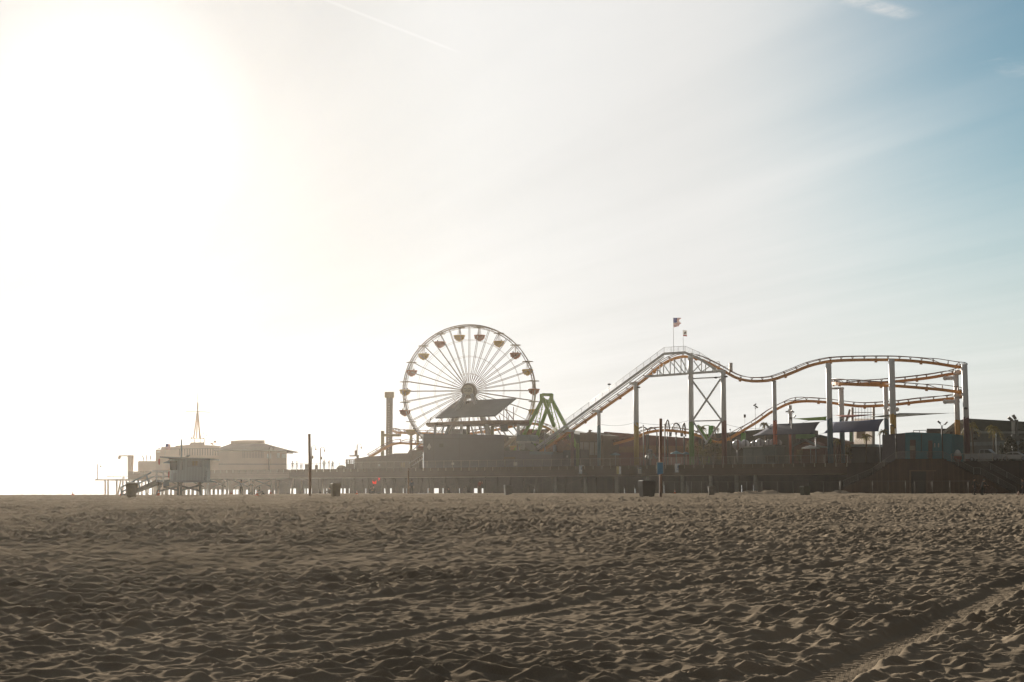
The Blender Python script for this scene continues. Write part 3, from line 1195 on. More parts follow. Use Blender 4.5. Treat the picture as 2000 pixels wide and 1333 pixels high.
# ================================================================== people and things on the sand
grey_shirt = (.24, .25, .27)
PB = 'people on the beach'
person(ground(471, 172), "person standing in a pale grey top and dark trousers, facing the sea", (.16, .17, .19), (.035, .03, .02), 'stand', R(10), 1.76, group=PB,
       over={'wrl': (-.20, .12, .93), 'pal': (-.15, .16, .92), 'wrr': (.20, .12, .93), 'par': (.15, .16, .92)})
person(ground(485.5, 172), "person in a dark jacket bending forward to reach a child", (.03, .026, .015), (.05, .04, .03), 'bend', R(-90), 1.72, group=PB)
person(ground(498, 172), "small child in dark clothes standing between two adults, arms out", (.045, .03, .02), (.035, .03, .02), 'stand', R(100), 1.12, group=PB,
       over={'elr': (.40, -.02, 1.32), 'wrr': (.52, .05, 1.12), 'par': (.55, .08, 1.05)})
person(ground(505, 171), "person in a hooded dark jacket sitting on the sand beside a child", (.03, .028, .015), (.03, .032, .02), 'sit', R(-75), 1.75, group=PB)
person(ground(645, 170), "person sitting on the sand just left of the lidded brown bin", (.05, .04, .03), (.04, .03, .025), 'sit', R(60), 1.6, group=PB)
person(ground(723.5, 175), "person sitting on the sand, left one of the pair under the red kite", (.045, .04, .03), (.04, .035, .03), 'sit', R(-20), 1.7, group=PB)
person(ground(730, 174), "broad person sitting in dark clothes, right one of the pair under the red kite", (.03, .028, .02), (.03, .028, .02), 'sit', R(170), 1.95, group=PB, over={'che': (0, .06, .56)})
person(ground(804, 172), "person in a grey shirt standing beside the short wooden post", (.08, .085, .085), (.035, .03, .02), 'stand', R(-10), 1.72, group=PB)
person(ground(838, 178), "small child in a red top crouching by the bright gap under the pier", (.30, .10, .04), (.10, .08, .06), 'stand', R(80), .78, group=PB)
person(ground(878, 178), "person sitting alone on the sand, leaning back, dark clothes", (.10, .085, .06), (.09, .08, .06), 'sit', R(100), 1.45, group=PB)
person(ground(910, 182), "person in grey standing in the shade beneath the pier", (.16, .15, .13), (.14, .13, .11), 'stand', R(40), 1.0, group=PB)
person(ground(906.5, 182), "smaller child in grey beside the person in grey under the pier", (.16, .14, .12), (.13, .12, .10), 'stand', R(-40), .8, group=PB)
person(ground(937.5, 172), "person in a dark red top standing with one hand raised near the pier", (.20, .05, .03), (.13, .085, .05), 'stand', R(20), 1.72, group=PB,
       over={'elr': (.34, .05, 1.25), 'wrr': (.38, .15, 1.42), 'par': (.38, .18, 1.49)})
person(ground(1904, 146), "person in a black jacket and shorts holding a bicycle, left of the two", (.02, .022, .02), (.035, .03, .028), 'stride', R(-60), 1.76, group=PB,
       over={'elr': (.30, .20, 1.20), 'wrr': (.22, .48, 1.08), 'par': (.20, .55, 1.05)})
person(ground(1918.5, 145.5), "person in a dark helmet and top leaning on a bicycle, right of the two", (.02, .024, .022), (.03, .034, .03), 'cycle', R(-70), 1.66, hair=(.10, .11, .11), group=PB)
person(ground(1998, 150), "person at the photograph's right edge in dark clothes", (.04, .03, .025), (.035, .03, .03), 'stand', R(70), 1.7, group=PB)


def lump(px, Y, w, h, label, cat, m, name, seed=1, d=None):
    g = ground(px, Y)
    rn = random.Random(seed)
    b = MB()
    d = d or w
    n, k = 12, 7
    rows = []
    for i in range(k):
        a = PI / 2 * i / (k - 1)
        r = []
        for j in range(n + 1):
            t = 2 * PI * (j % n) / n
            q = 1 + .18 * math.sin(3 * t + seed) + .12 * math.sin(5 * t + 2 * seed + i)
            r.append(g + Vector((w / 2 * q * math.cos(a) * math.cos(t), d / 2 * q * math.cos(a) * math.sin(t), h * math.sin(a) * (1 + .15 * math.sin(2 * t + seed)) - .05)))
        rows.append(r)
    b.grid(rows)
    return b.build(name, m, None, label, cat, loc=g)


dark_cloth = mat('dark_cloth', (.07, .06, .045), .9)
lump(489.5, 171, .55, .30, "dark bag on the sand under the bending person", 'bag', dark_cloth, 'bag', 2)
lump(512, 170, .32, .26, "dark bag on the sand right of the seated person in dark clothes", 'bag', dark_cloth, 'bag', 3)
lump(740, 173, .55, .26, "pile of dark bags right of the pair sitting under the kite", 'bag', dark_cloth, 'bag', 4)
lump(748, 173, .60, .12, "low dark towel bundle beside the pile of bags", 'towel', dark_cloth, 'towel', 5)
lump(757, 168, .60, .16, "low heap of dark seaweed on the sand right of the seated pair", 'seaweed', dark_cloth, 'seaweed', 6)
lump(824, 176, 1.5, .14, "long low heap of seaweed left of the crouching child", 'seaweed', dark_cloth, 'seaweed', 7)
lump(951.5, 150, .16, .10, "dark rag lying on the sand right of the person in dark red", 'rag', dark_cloth, 'rag', 8)
lump(923.5, 150, .34, .06, "pale plastic bag lying flat on the sand before the pier", 'plastic bag', bag_white, 'plastic_bag', 9)
lump(1215, 62, .34, .06, "clump of dark seaweed on the mid sand below the big dark bin", 'seaweed', dark_cloth, 'seaweed', 10)
lump(1989, 148, .26, .40, "pale bag standing on the sand near the right edge", 'bag', mat('tan_bag', (.45, .30, .22), .8), 'bag', 11)
# red kite over the seated pair
kr = mat('kite_red', (.80, .10, .05), .6, trans=.65)
kp = at(731.5, 943, 176)
t = thing("kite", kp, "bright red kite with two wings and a tail piece above the seated pair", 'kite')
b = MB()
b.prism([kp + Vector(v) for v in ((-.28, 0, .25), (-.05, .1, .05), (-.05, .1, -.15), (-.22, 0, -.1))], (0, .015, 0))
b.prism([kp + Vector(v) for v in ((.26, 0, .30), (.20, 0, -.18), (-.04, .1, -.15), (-.04, .1, .05))], (0, .015, 0))
b.build("sail", kr, t)
kq = at(740.5, 936, 176)
b = MB()
b.prism([kq + Vector(v) for v in ((-.12, 0, .2), (.14, .05, .05), (-.08, 0, -.25))], (0, .015, 0))
b.build("tail", mat('kite_pink', (.80, .16, .18), .6, trans=.65), t)
b = MB()
b.tube([kp, at(733, 952, 174.5)], .006, 4)
b.tube([kp, kq], .006, 4)
b.build("string", dark_cloth, t)


# bicycles
def bicycle(px, Y, rz, label):
    g = ground(px, Y)
    t = thing("bicycle", g, label, 'bicycle', 'bicycles on the beach', rz)
    blk = mat('bike_black', (.02, .02, .02), .95, spec=.0)
    for x in (-.52, .52):
        b = MB()
        c = Vector((x, 0, .34))
        b.tube([c + Vector((.33 * math.cos(a), 0, .33 * math.sin(a))) for a in np.linspace(0, 2 * PI, 25)[:-1]], .022, 6, closed=True)
        w = b.build("wheel", blk, t, local=True)
        b = MB()
        for k in range(10):
            a = 2 * PI * k / 10
            b.bar(c, c + Vector((.32 * math.cos(a), 0, .32 * math.sin(a))), .005)
        b.build("spokes", mat('spoke_steel', (.05, .05, .05), .9, spec=.05), w, local=True)
    b = MB()
    hub, seat, head, bb = Vector((-.52, 0, .34)), Vector((-.22, 0, .82)), Vector((.36, 0, .86)), Vector((-.08, 0, .32))
    for p, q in ((hub, seat), (seat, bb), (bb, hub), (seat, head), (bb, head - Vector((-.03, 0, .1))), (head, Vector((.52, 0, .34)))):
        b.tube([p, q], .018, 6)
    b.build("frame", mat('bike_frame', (.06, .02, .015), .8, spec=.05), t, local=True)
    b = MB()
    b.tube([Vector((.30, -.28, 1.02)), Vector((.36, -.1, 1.0)), Vector((.36, .1, 1.0)), Vector((.30, .28, 1.02))], .014, 6)
    b.tube([head, Vector((.36, 0, 1.0))], .014, 6)
    b.build("handlebar", blk, t, local=True)
    b = MB()
    b.ball((-.24, 0, .90), .1, 1.3, .7, .35)
    b.tube([seat, Vector((-.24, 0, .88))], .014, 6)
    b.build("saddle", blk, t, local=True)
    return t


bicycle(1911, 145.0, R(25), "dark bicycle held between the two people at the fence")
bicycle(1932, 145.5, R(8), "dark bicycle standing right of the two people, with bright spokes")

# ================================================================== the pier
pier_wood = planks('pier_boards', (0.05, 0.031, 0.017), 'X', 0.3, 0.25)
hazed_beam = mat('hazed_timber', (0.48, 0.37, 0.28), .9, var=.2, scale=2)  # copy of the pier timber with distant haze put into its colour
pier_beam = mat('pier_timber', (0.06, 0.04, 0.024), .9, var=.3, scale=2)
concrete = mat('pier_concrete', (0.44, 0.45, 0.41), .85, var=.15, scale=2)
rail_metal = mat('rail_metal', (0.36, 0.32, 0.25), .6)
pale_pipe = mat('pale_pipe', (0.36, 0.30, 0.22), .6)


def s_of(px, t=0.0):
    p = on(px, 930, t)
    return (p.x - t * NX) / RX


def zat(py, px, t=0.0):
    return on(px, py, t).z


def pbox(b, s0, s1, t0, t1, z0, z1):
    return b.prism([pf(s0, t0, z0), pf(s1, t0, z0), pf(s1, t1, z0), pf(s0, t1, z0)], (0, 0, z1 - z0))


S0, S1, SW = -103.0, 150.0, s_of(1655)
pier = thing("pier", pf(0, 0, -.1), "long timber amusement pier on rows of pilings, running out over the sea", "pier")
b = MB()
pbox(b, S0, S1, 0, 62, DECK - .35, DECK)
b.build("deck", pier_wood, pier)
b = MB()
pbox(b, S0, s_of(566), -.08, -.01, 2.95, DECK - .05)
b.build("fascia", planks('fascia_boards_hazed', (0.40, 0.30, 0.23), 'Z', 0.45, 0.12), pier)  # seaward stretch of the fascia, lightened in colour to stand for haze
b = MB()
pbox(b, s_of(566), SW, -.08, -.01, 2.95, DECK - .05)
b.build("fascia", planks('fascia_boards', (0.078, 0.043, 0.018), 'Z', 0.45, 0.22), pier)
b = MB()
b.tube([pf(S0, -.2, 2.95), pf(SW, -.2, 2.95)], .05, 6)
b.build("pipe", pale_pipe, pier)
b = MB()
for t in (3, 12, 24, 38, 52, 60):
    pbox(b, S0, SW, t, t + .4, 2.7, DECK - .36)
b.build("beam", pier_beam, pier)
rn = random.Random(4)
# pilings: the front rows stand apart, the rows behind fill the dark
npile = 0
b2 = MB()
b3 = MB()
for row, t in enumerate((1.2, 9, 17, 26, 35, 44, 53, 60)):
    s = S0 + 1 + row * .9
    while s < s_of(1125):
        p = pf(s + rn.uniform(-.4, .4), t + rn.uniform(-.3, .3), 0)
        lean = rn.uniform(-.02, .02) if rn.random() < .8 else rn.choice((-.16, .16))
        base = Vector((p.x - lean * 6 * RX, p.y - lean * 6 * RY, -3.6))
        top = Vector((p.x, p.y, DECK - .36))
        if t < 10:
            b = MB()
            b.tube([base, top], .19, 7)
            b.build("piling", hazed_beam if s < s_of(600) else pier_beam, pier)
            npile += 1
        else:
            (b3 if s < s_of(600) else b2).tube([base, top], .20, 6)
        s += (3.1 if t < 10 else 2.5) * (1.0 if s > s_of(600) else 2.2)
        if t > 12 and s < s_of(1000):
            s = s_of(1000)
        if t > 12 and s < s_of(560):
            s = s_of(560)
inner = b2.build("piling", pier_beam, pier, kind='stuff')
b3.build("piling", hazed_beam, pier, kind='stuff')
# cross bracing between the rows
b = MB()
for s in np.arange(S0 + 4, s_of(1100), 6.5):
    b.bar(pf(s, 1.2, 3.0), pf(s + 5.5, 1.2, 1.3), .10, .2)
    b.bar(pf(s + 5.5, 9.3, 3.0), pf(s, 9.3, 1.2), .10, .2)
b.build("brace", pier_beam, pier)
# walls that close the pier's underside: the far side hangs down to head height, towards the land it reaches the sand
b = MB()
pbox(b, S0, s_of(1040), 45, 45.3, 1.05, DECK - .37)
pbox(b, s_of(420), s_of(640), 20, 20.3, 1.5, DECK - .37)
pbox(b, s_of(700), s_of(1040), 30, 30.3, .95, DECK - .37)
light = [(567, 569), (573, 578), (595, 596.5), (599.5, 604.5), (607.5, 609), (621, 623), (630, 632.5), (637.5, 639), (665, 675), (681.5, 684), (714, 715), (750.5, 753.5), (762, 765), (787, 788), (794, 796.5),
         (835.5, 837), (848, 857), (864.5, 866.5), (888.5, 890), (894, 898), (926, 932.5), (941, 944), (985, 986)]
x = 545
for g0, g1 in light + [(1030, 1030)]:
    b.prism([on(q, y, 14) for q, y in ((x, 978), (g0, 978), (g0, 949), (x, 949))], away(g0, .3))
    x = g1
b.prism([on(q, y, 14) for q, y in ((545, 948.9), (1030, 948.9), (1030, 934), (545, 934))], away(1000, .25))
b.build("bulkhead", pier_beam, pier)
b = MB()
gaps = [(1034, .15), (1042.5, .3), (1219, .25), (1239.5, .3), (1295, .55), (1343, .2), (1448, .25), (1471, .2)]
edges = [s_of(1040 - 12)] + sum([[s_of(g) * 1.0 - w / 2, s_of(g) + w / 2] for g, w in gaps if g > 1030], []) + [SW]
# measured along the wall's own plane, 12 m in
TW = 12.0
def s_line(px):
    p = on(px, 955, TW)
    return (p.x - TW * NX) / RX
ed = [s_line(1026)]
for g, w in gaps:
    c = s_line(g)
    ed += [c - w * .42, c + w * .42]
ed.append(s_line(1660))
for i in range(0, len(ed), 2):
    pbox(b, ed[i], ed[i + 1], TW, TW + .3, -3.5, DECK - .37)
pbox(b, ed[0], ed[-1], TW + .01, TW + .28, 1.35, DECK - .38)
pbox(b, ed[0], ed[-1], TW + .02, TW + .27, .78, .90)
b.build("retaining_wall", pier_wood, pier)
for px in (1084, 1143.5, 1204, 1265, 1333, 1388, 1439, 1476):
    p = on(px, 945, .6)
    b = MB()
    b.lathe((p.x, p.y, 0), [(.31, -2.5), (.31, 2.9), (.36, 2.92), (.36, DECK - .37)], 14)
    b.build("column", concrete, pier)
# the landward wall of upright boards, flush with the edge
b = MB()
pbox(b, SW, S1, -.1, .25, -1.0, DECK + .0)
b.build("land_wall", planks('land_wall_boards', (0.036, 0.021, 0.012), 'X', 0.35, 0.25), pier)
# rail stubs below the deck's edge
b = MB()
for i in range(94):
    s = S0 + i * (SW - S0) / 93
    b.bar(pf(s, -.14, 4.15), pf(s, -.14, 4.75), .12)
b.build("bracket", mat("bracket_pale", (0.42, 0.37, 0.28), .6), pier)


def railing(s0, s1, t, z0, z1, label, group='railings on the pier', h=1.15, n_wire=5, pitch=2.0, m=None, r=.025, name="railing", t1=None):
    t1 = t if t1 is None else t1
    m = m or rail_metal
    A, B = pf(s0, t, z0), pf(s1, t1, z1)
    th = thing(name, A, label, 'railing', group)
    L = (B - A).length
    n = max(1, int(round(L / pitch)))
    for i in range(n + 1):
        p = A.lerp(B, i / n)
        b = MB()
        b.bar(p, p + Vector((0, 0, h)), .07)
        b.build("post", m, th)
    b = MB()
    b.tube([A + Vector((0, 0, h)), B + Vector((0, 0, h))], r * 1.1, 6)
    b.build("top_rail", m, th)
    for k in range(n_wire):
        z = h * (k + .6) / (n_wire + .4)
        b = MB()
        b.tube([A + Vector((0, 0, z)), B + Vector((0, 0, z))], r * .36, 4)
        b.build("wire", m, th)
    return th


railing(s_of(560), s_of(690), .3, DECK, DECK, "wire railing along the pier's edge at its seaward, open stretch", h=1.2, m=pier_beam)
railing(s_of(690), s_of(985), .3, DECK, DECK, "wire railing along the pier's edge in front of the grey windowless building", h=1.3, m=rail_metal)
railing(s_of(985), s_of(1290), .3, DECK, DECK, "wire railing along the pier's edge below the steep white coaster stairs", h=1.3)
railing(s_of(1290), s_of(1655), .3, DECK, DECK, "wire railing along the pier's edge in front of the stall and palms", h=1.3)
railing(s_of(1858), s_of(2080), .3, DECK, DECK, "wire railing along the pier's edge in front of the parked pickup", h=1.2)

# ------------------------------------------------------------------ stairs on the landward wall
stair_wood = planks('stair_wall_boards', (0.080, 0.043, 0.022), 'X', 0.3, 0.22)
TS = -2.2
stairs = thing("stairs", pf(s_of(1800), TS, -.1), "double flight of stairs with a boarded wall and dark doorway at the pier's right", "stairs")


def sp(px, py):
    return on(px, py, TS)


b = MB()
b.prism([sp(1648, 952), sp(1704, 928), sp(1750, 897), sp(1842, 896), sp(1902, 928), sp(1915, 928), sp(1985, 968), sp(1985, 975), sp(1640, 975)], Vector((NX, NY, 0)) * .22)
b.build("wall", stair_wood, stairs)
b = MB()
b.prism([on(x, y, TS - .04) for x, y in ((1780, 975), (1808, 975), (1808, 921), (1780, 921))], Vector((NX, NY, 0)) * .03)
b.build("doorway", mat('doorway_dark', (0.02, 0.014, 0.01), .9), stairs)
b = MB()
b.prism([on(x, y, TS - .05) for x, y in ((1809, 962), (1824, 962), (1824, 921), (1809, 921))], Vector((NX, NY, 0)) * .04)
b.build("door", planks('door_boards', (0.11, 0.065, 0.042), 'X', .2, .15), stairs)
b = MB()
b.prism([on(x, y, TS - .06) for x, y in ((1776, 921), (1828, 921), (1828, 918.5), (1776, 918.5))], Vector((NX, NY, 0)) * .05)
b.prism([on(x, y, TS - .06) for x, y in ((1776, 970), (1779.5, 970), (1779.5, 921), (1776, 921))], Vector((NX, NY, 0)) * .05)
b.build("door_frame", planks('frame_boards', (0.16, 0.10, 0.06), 'Z', .4, .12), stairs)
# treads seen end-on along each flight
for pts, nm in ((((1648, 952), (1750, 897)), 16), (((1842, 896), (1902, 928)), 9), (((1915, 928), (1985, 966)), 11)):
    b = MB()
    for i in range(nm):
        u = i / nm
        x, y = pts[0][0] + (pts[1][0] - pts[0][0]) * u, pts[0][1] + (pts[1][1] - pts[0][1]) * u
        p = sp(x, y + 1.2)
        b.bar(p + Vector((-NX, -NY, 0)) * .04, p + Vector((NX, NY, 0)) * 1.9, .26, .06)
    b.build("flight", mat('tread_dark', (.025, .018, .012), .9, spec=.0), stairs)


def stair_rail(pts, t, tall=12.5, nw=6):
    b = MB()
    q = [on(x, y, t) for x, y in pts]
    H = tall * pierY(pts[0][0]) / FOC
    up = Vector((0, 0, H))
    for a, c in zip(q[:-1], q[1:]):
        n = max(1, int((c - a).length / 2.0))
        for i in range(n + 1):
            p = a.lerp(c, i / n)
            b.bar(p, p + up, .06)
        for k in range(nw):
            o = up * ((k + 1) / nw)
            b.tube([a + o, c + o], .03 if k == nw - 1 else .016, 5)
    return b


steel_rail = mat('stair_rail_steel', (0.24, 0.225, 0.20), .95, spec=.0)
stair_rail([(1648, 951), (1704, 928), (1750, 896)], TS + .05).build("railing", steel_rail, stairs)
stair_rail([(1752, 896), (1842, 895)], TS + .05).build("railing", steel_rail, stairs)
stair_rail([(1842, 895), (1902, 927), (1915, 927), (1985, 965)], TS + .05).build("railing", steel_rail, stairs)
stair_rail([(1895, 895), (1935, 918), (1999, 952)], TS + 1.9).build("railing", steel_rail, stairs)

# ------------------------------------------------------------------ chain-link fence and sand banks
galv = mat('galvanised', (0.12, 0.10, 0.075), .6, .2)


def fence(px0, px1, Y0, Y1, ytop, label, posts):
    A, B = at(px0, ytop, Y0), at(px1, ytop, Y1)
    th = thing("chain_link_fence", Vector((A.x, A.y, float(base_z(A.x, A.y)))), label, 'fence', 'chain-link fences before the pier')
    L = (B - A).length
    d = (B - A).normalized()

    def top(s):
        return A + d * s

    def gz(s):
        p = A + d * s
        return float(base_z(p.x, p.y)) + .03
    for px in posts:
        u = (px - px0) / (px1 - px0)
        s = L * u
        p = top(s)
        b = MB()
        b.tube([Vector((p.x, p.y, gz(s) - .3)), p + Vector((0, 0, .05))], .04, 6)
        b.build("post", galv, th)
    b = MB()
    b.tube([A, B], .025, 6)
    b.build("top_rail", galv, th)
    b = MB()
    H = A.z - gz(0)
    n = int(L / .32)
    for i in range(-6, n):
        for sg in (1, -1):
            s0, s1 = i * .32, i * .32 + H
            if s0 < 0 or s1 > L:
                continue
            p0, p1 = top(s0), top(s1)
            if sg == 1:
                b.bar(Vector((p0.x, p0.y, gz(s0))), p1, .005)
            else:
                b.bar(p0, Vector((p1.x, p1.y, gz(s1))), .005)
    b.build("wire_mesh", galv, th)
    return th


fence(1296, 1640, 196, 190, 941.5, "chain-link fence with a thin top rail in front of the sand banks",
      (1296, 1318, 1342, 1352, 1372, 1405, 1424, 1461, 1491, 1521, 1551, 1580, 1609, 1640))
fence(1641, 1895, 189, 184, 940, "chain-link fence in front of the stair wall's dark doorway", (1641, 1705, 1736, 1770, 1788, 1822, 1856, 1891))


def sandbank(px0, px1, Y, hpx, seed):
    A, B = ground(px0, Y), ground(px1, Y)
    n, k = 70, 14
    rows = []
    rn = np.random.RandomState(seed)
    ph = rn.uniform(0, 6, 6)
    for j in range(k):
        v = j / (k - 1)
        r = []
        for i in range(n):
            u = i / (n - 1)
            x = A.x + (B.x - A.x) * u
            y = Y + (v - .5) * 5
            crest = (.55 + .25 * math.sin(u * 9 + ph[0]) + .2 * math.sin(u * 23 + ph[1]) + .08 * math.sin(u * 61 + ph[2] + v * 3))
            z = float(base_z(x, y)) - .15 + hpx * Y / FOC * max(0, crest) * math.sin(PI * v) ** .8 * min(1, 6 * u, 6 * (1 - u))
            r.append(Vector((x, y, z + .03 * math.sin(u * 140 + v * 7))))
        rows.append(r)
    b = MB()
    b.grid(rows)
    return b.build("sand_bank", sand_mat, kind='structure')


sandbank(1385, 1560, 203, 9.5, 1)
sandbank(1540, 1705, 200, 8.5, 2)
sandbank(1410, 1480, 196, 6, 3)

# ================================================================== ferris wheel
wheel_white = mat('wheel_white', (0.30, 0.25, 0.20), .5)
gond_yellow = mat('gondola_yellow', (0.72, 0.44, 0.07), .5)
gond_red = mat('gondola_red', (0.40, 0.12, 0.055), .5)
canopy_m = mat('gondola_canopy', (0.30, 0.26, 0.20), .5)
WY = pierY(916, 11)
WC = at(916.5, 764, WY)
WR = (764 - 634.5) * WY / FOC
YAW = R(5)
wax = Vector((math.sin(YAW), math.cos(YAW), 0))     # axle
wux = Vector((math.cos(YAW), -math.sin(YAW), 0))


def wp(a, r, d=0.0):
    return WC + wux * (r * math.sin(a)) + Vector((0, 0, r * math.cos(a))) + wax * d


wheel = thing("ferris_wheel", Vector((WC.x, WC.y, DECK)), "tall white ferris wheel with forty spokes and a round hub, on the pier", "ferris wheel")
NSEG = 80
for d in (-.95, .95):
    b = MB()
    b.tube([wp(2 * PI * i / NSEG, WR, d) for i in range(NSEG)], .105, 6, closed=True)
    b.tube([wp(2 * PI * i / NSEG, WR - .42, d) for i in range(NSEG)], .06, 6, closed=True)
    b.build("rim", wheel_white, wheel)
b = MB()
for i in range(NSEG):
    a0, a1 = 2 * PI * i / NSEG, 2 * PI * (i + 1) / NSEG
    b.bar(wp(a0, WR, -.95), wp(a0, WR - .42, .95), .05)
    if i % 2 == 0:
        b.bar(wp(a0, WR, -.95), wp(a1, WR, .95), .05)
        b.bar(wp(a0, WR, -.95), wp(a1, WR - .42, -.95), .045)
        b.bar(wp(a0, WR, .95), wp(a1, WR - .42, .95), .045)
b.build("rim_lattice", wheel_white, wheel)
for i in range(40):
    a = 2 * PI * i / 40
    b = MB()
    for d in (-.95, .95):
        b.bar(wp(a, 1.35, d * 1.25), wp(a, WR - .40, d), .105)
    b.build("spoke", wheel_white, wheel)
for rr in (3.45, 6.9, 10.2):
    b = MB()
    for d in (-.95, .95):
        b.tube([wp(2 * PI * i / 40, rr, d * (1.25 - .25 * rr / WR)) for i in range(40)], .026, 4, closed=True)
    b.build("ring_cable", wheel_white, wheel)
b = MB()
prof = [(1.05, -1.9), (1.05, -1.6), (.6, -1.5), (.6, 1.5), (1.05, 1.6), (1.05, 1.9)]


def wheel_lathe(b, prof, n=24):
    vs, fs = [], []
    for r, h in prof:
        for k in range(n):
            vs.append(wp(2 * PI * k / n, r, h))
    for i in range(len(prof) - 1):
        for k in range(n):
            q, w = i * n + k, i * n + (k + 1) % n
            fs.append((q, w, w + n, q + n))
    fs.append(tuple(range(n))[::-1])
    fs.append(tuple((len(prof) - 1) * n + k for k in range(n)))
    b.add(vs, fs)


wheel_lathe(b, [(.42, -2.2), (.42, 2.2)], 16)
for d in (-1.2, 1.2):
    wheel_lathe(b, [(1.35, d - .12), (1.45, d - .12), (1.45, d + .12), (1.35, d + .12)], 32)
hub = b.build("hub", wheel_white, wheel)
b = MB()
wheel_lathe(b, [(.95, -2.45), (.98, -2.43), (.98, -2.22), (.95, -2.2)], 32)
sgn = b.build("hub_sign", mat('hub_sign', (0.45, 0.42, 0.32), .5), wheel)


def text_part(body, size, origin, ux, uz, m, parent, name="lettering", off=Vector((0, 0, 0))):
    cu = bpy.data.curves.new(name, 'FONT')
    cu.body = body
    cu.size = size
    cu.align_x = 'CENTER'
    cu.align_y = 'CENTER'
    cu.extrude = size * .02
    to = bpy.data.objects.new("tmp", cu)
    COL.objects.link(to)
    dg = bpy.context.evaluated_depsgraph_get()
    me = bpy.data.meshes.new_from_object(to.evaluated_get(dg))
    bpy.data.objects.remove(to)
    nrm = ux.cross(uz)
    po = ABS[parent.name]
    for v in me.vertices:
        c = v.co
        v.co = origin + ux * c.x + uz * c.y + nrm * c.z * -1 - po
    me.materials.append(m)
    me.name = name
    o = bpy.data.objects.new(name, me)
    COL.objects.link(o)
    o.parent = parent
    ABS[o.name] = po.copy()
    return o


text_part("PACIFIC", .46, WC + Vector((0, 0, .25)) - wax * 2.48, wux, Vector((0, 0, 1)), ink, sgn)
text_part("WHEEL", .40, WC + Vector((0, 0, -.22)) - wax * 2.48, wux, Vector((0, 0, 1)), ink, sgn)
# legs
for sx in (-1, 1):
    for d in (-2.1, 2.1):
        b = MB()
        b.bar(wp(0, 0, d * .9) + wux * (sx * .55) + Vector((0, 0, -.5)), Vector((WC.x, WC.y, DECK)) + wux * (sx * 7.2) + wax * (d * 1.9), .62, .75, up=wax)
        b.build("leg", mat('wheel_leg', (0.36, 0.37, 0.37), .5), wheel)
# gondolas
proto = None
gname = {0: 'yellow', 1: 'red'}
clock = ["just right of the wheel's top", "", ""]


def gondola_proto(m):
    t = thing("gondola", (0, 0, 0), "gondola", "gondola", "gondolas hanging on the ferris wheel")
    b = MB()
    b.lathe((0, 0, 0), [(.02, .16), (1.08, .05), (1.10, -.05), (.25, -.10)], 20)
    b.build("canopy", canopy_m, t, local=True)
    b = MB()
    b.lathe((0, 0, 0), [(.30, -2.80), (.34, -2.62), (.70, -2.60), (.74, -2.36), (.98, -2.33), (1.06, -1.80), (1.16, -1.78), (1.18, -1.58), (1.08, -1.56), (.98, -1.80)], 20)
    b.build("tub", m, t, local=True)
    b = MB()
    for k in range(4):
        a = 2 * PI * k / 4 + .6
        b.tube([(.16 * math.cos(a), .16 * math.sin(a), -.02), (.42 * math.cos(a), .42 * math.sin(a), -1.7)], .03, 5)
    b.tube([(0, 0, .3), (0, 0, -2.3)], .035, 5)
    b.build("hanger", wheel_white, t, local=True)
    b = MB()
    b.lathe((0, 0, 0), [(.28, -1.95), (.30, -1.70), (.05, -1.66)], 12)
    b.build("table", canopy_m, t, local=True)
    return t


protos = [gondola_proto(gond_yellow), gondola_proto(gond_red)]
used = [False, False]
GPOS = ["at the wheel's top, right of centre", "second right from the wheel's top", "third right from the wheel's top", "at the wheel's upper right shoulder", "at the wheel's right side, level with the hub",
        "behind the green swing frame", "low on the wheel's right, behind the roof platform", "near the wheel's foot on the right", "at the wheel's foot, hidden by the grey building, right one",
        "at the wheel's foot, right of its lowest point", "at the wheel's foot, left of its lowest point", "at the wheel's foot, hidden by the grey building, left one", "near the wheel's foot on the left",
        "low on the wheel's left, above the low track", "lower one of the two left of the wheel's rim", "at the wheel's left side, level with the hub", "at the wheel's upper left shoulder",
        "third left from the wheel's top", "second left from the wheel's top", "at the wheel's top, left of centre"]
for i in range(20):
    a = 2 * PI * (i + .5) / 20
    k = (i + 1) % 2
    p = wp(a, WR - .12)
    p.z -= .15
    if p.z < DECK + 2.9:
        continue
    if not used[k]:
        o = protos[k]
        used[k] = True
        o.location = p
    else:
        o = dup(protos[k], p)
    ABS[o.name] = p
    o.rotation_euler = (0, 0, .3 + i)
    o['label'] = "%s wheel gondola %s" % (gname[k], GPOS[i])
    # riders
    if i in (1, 2, 3, 13, 14, 15, 16, 17, 18):
        for q, sd_ in enumerate((-1, 1) if i in (2, 14, 16) else (1 if i % 2 else -1,)):
            person(p + Vector((sd_ * .62, 0, -2.22)), "%s rider in the %s gondola %s" % ('right-hand' if sd_ > 0 else 'left-hand', gname[k], GPOS[i]), (.10, .085, .075), (.09, .08, .07), 'sit', R(sd_ * 90), 1.75, group='riders in the ferris wheel gondolas', sub=1)

# ================================================================== roller coaster
track_orange = mat('track_orange', (0.58, 0.22, 0.022), .5, var=.1)
rail_brown = mat('rail_brown', (0.16, 0.075, 0.035), .4)
coaster_white = mat('coaster_white', (0.60, 0.61, 0.61), .5, var=.06)


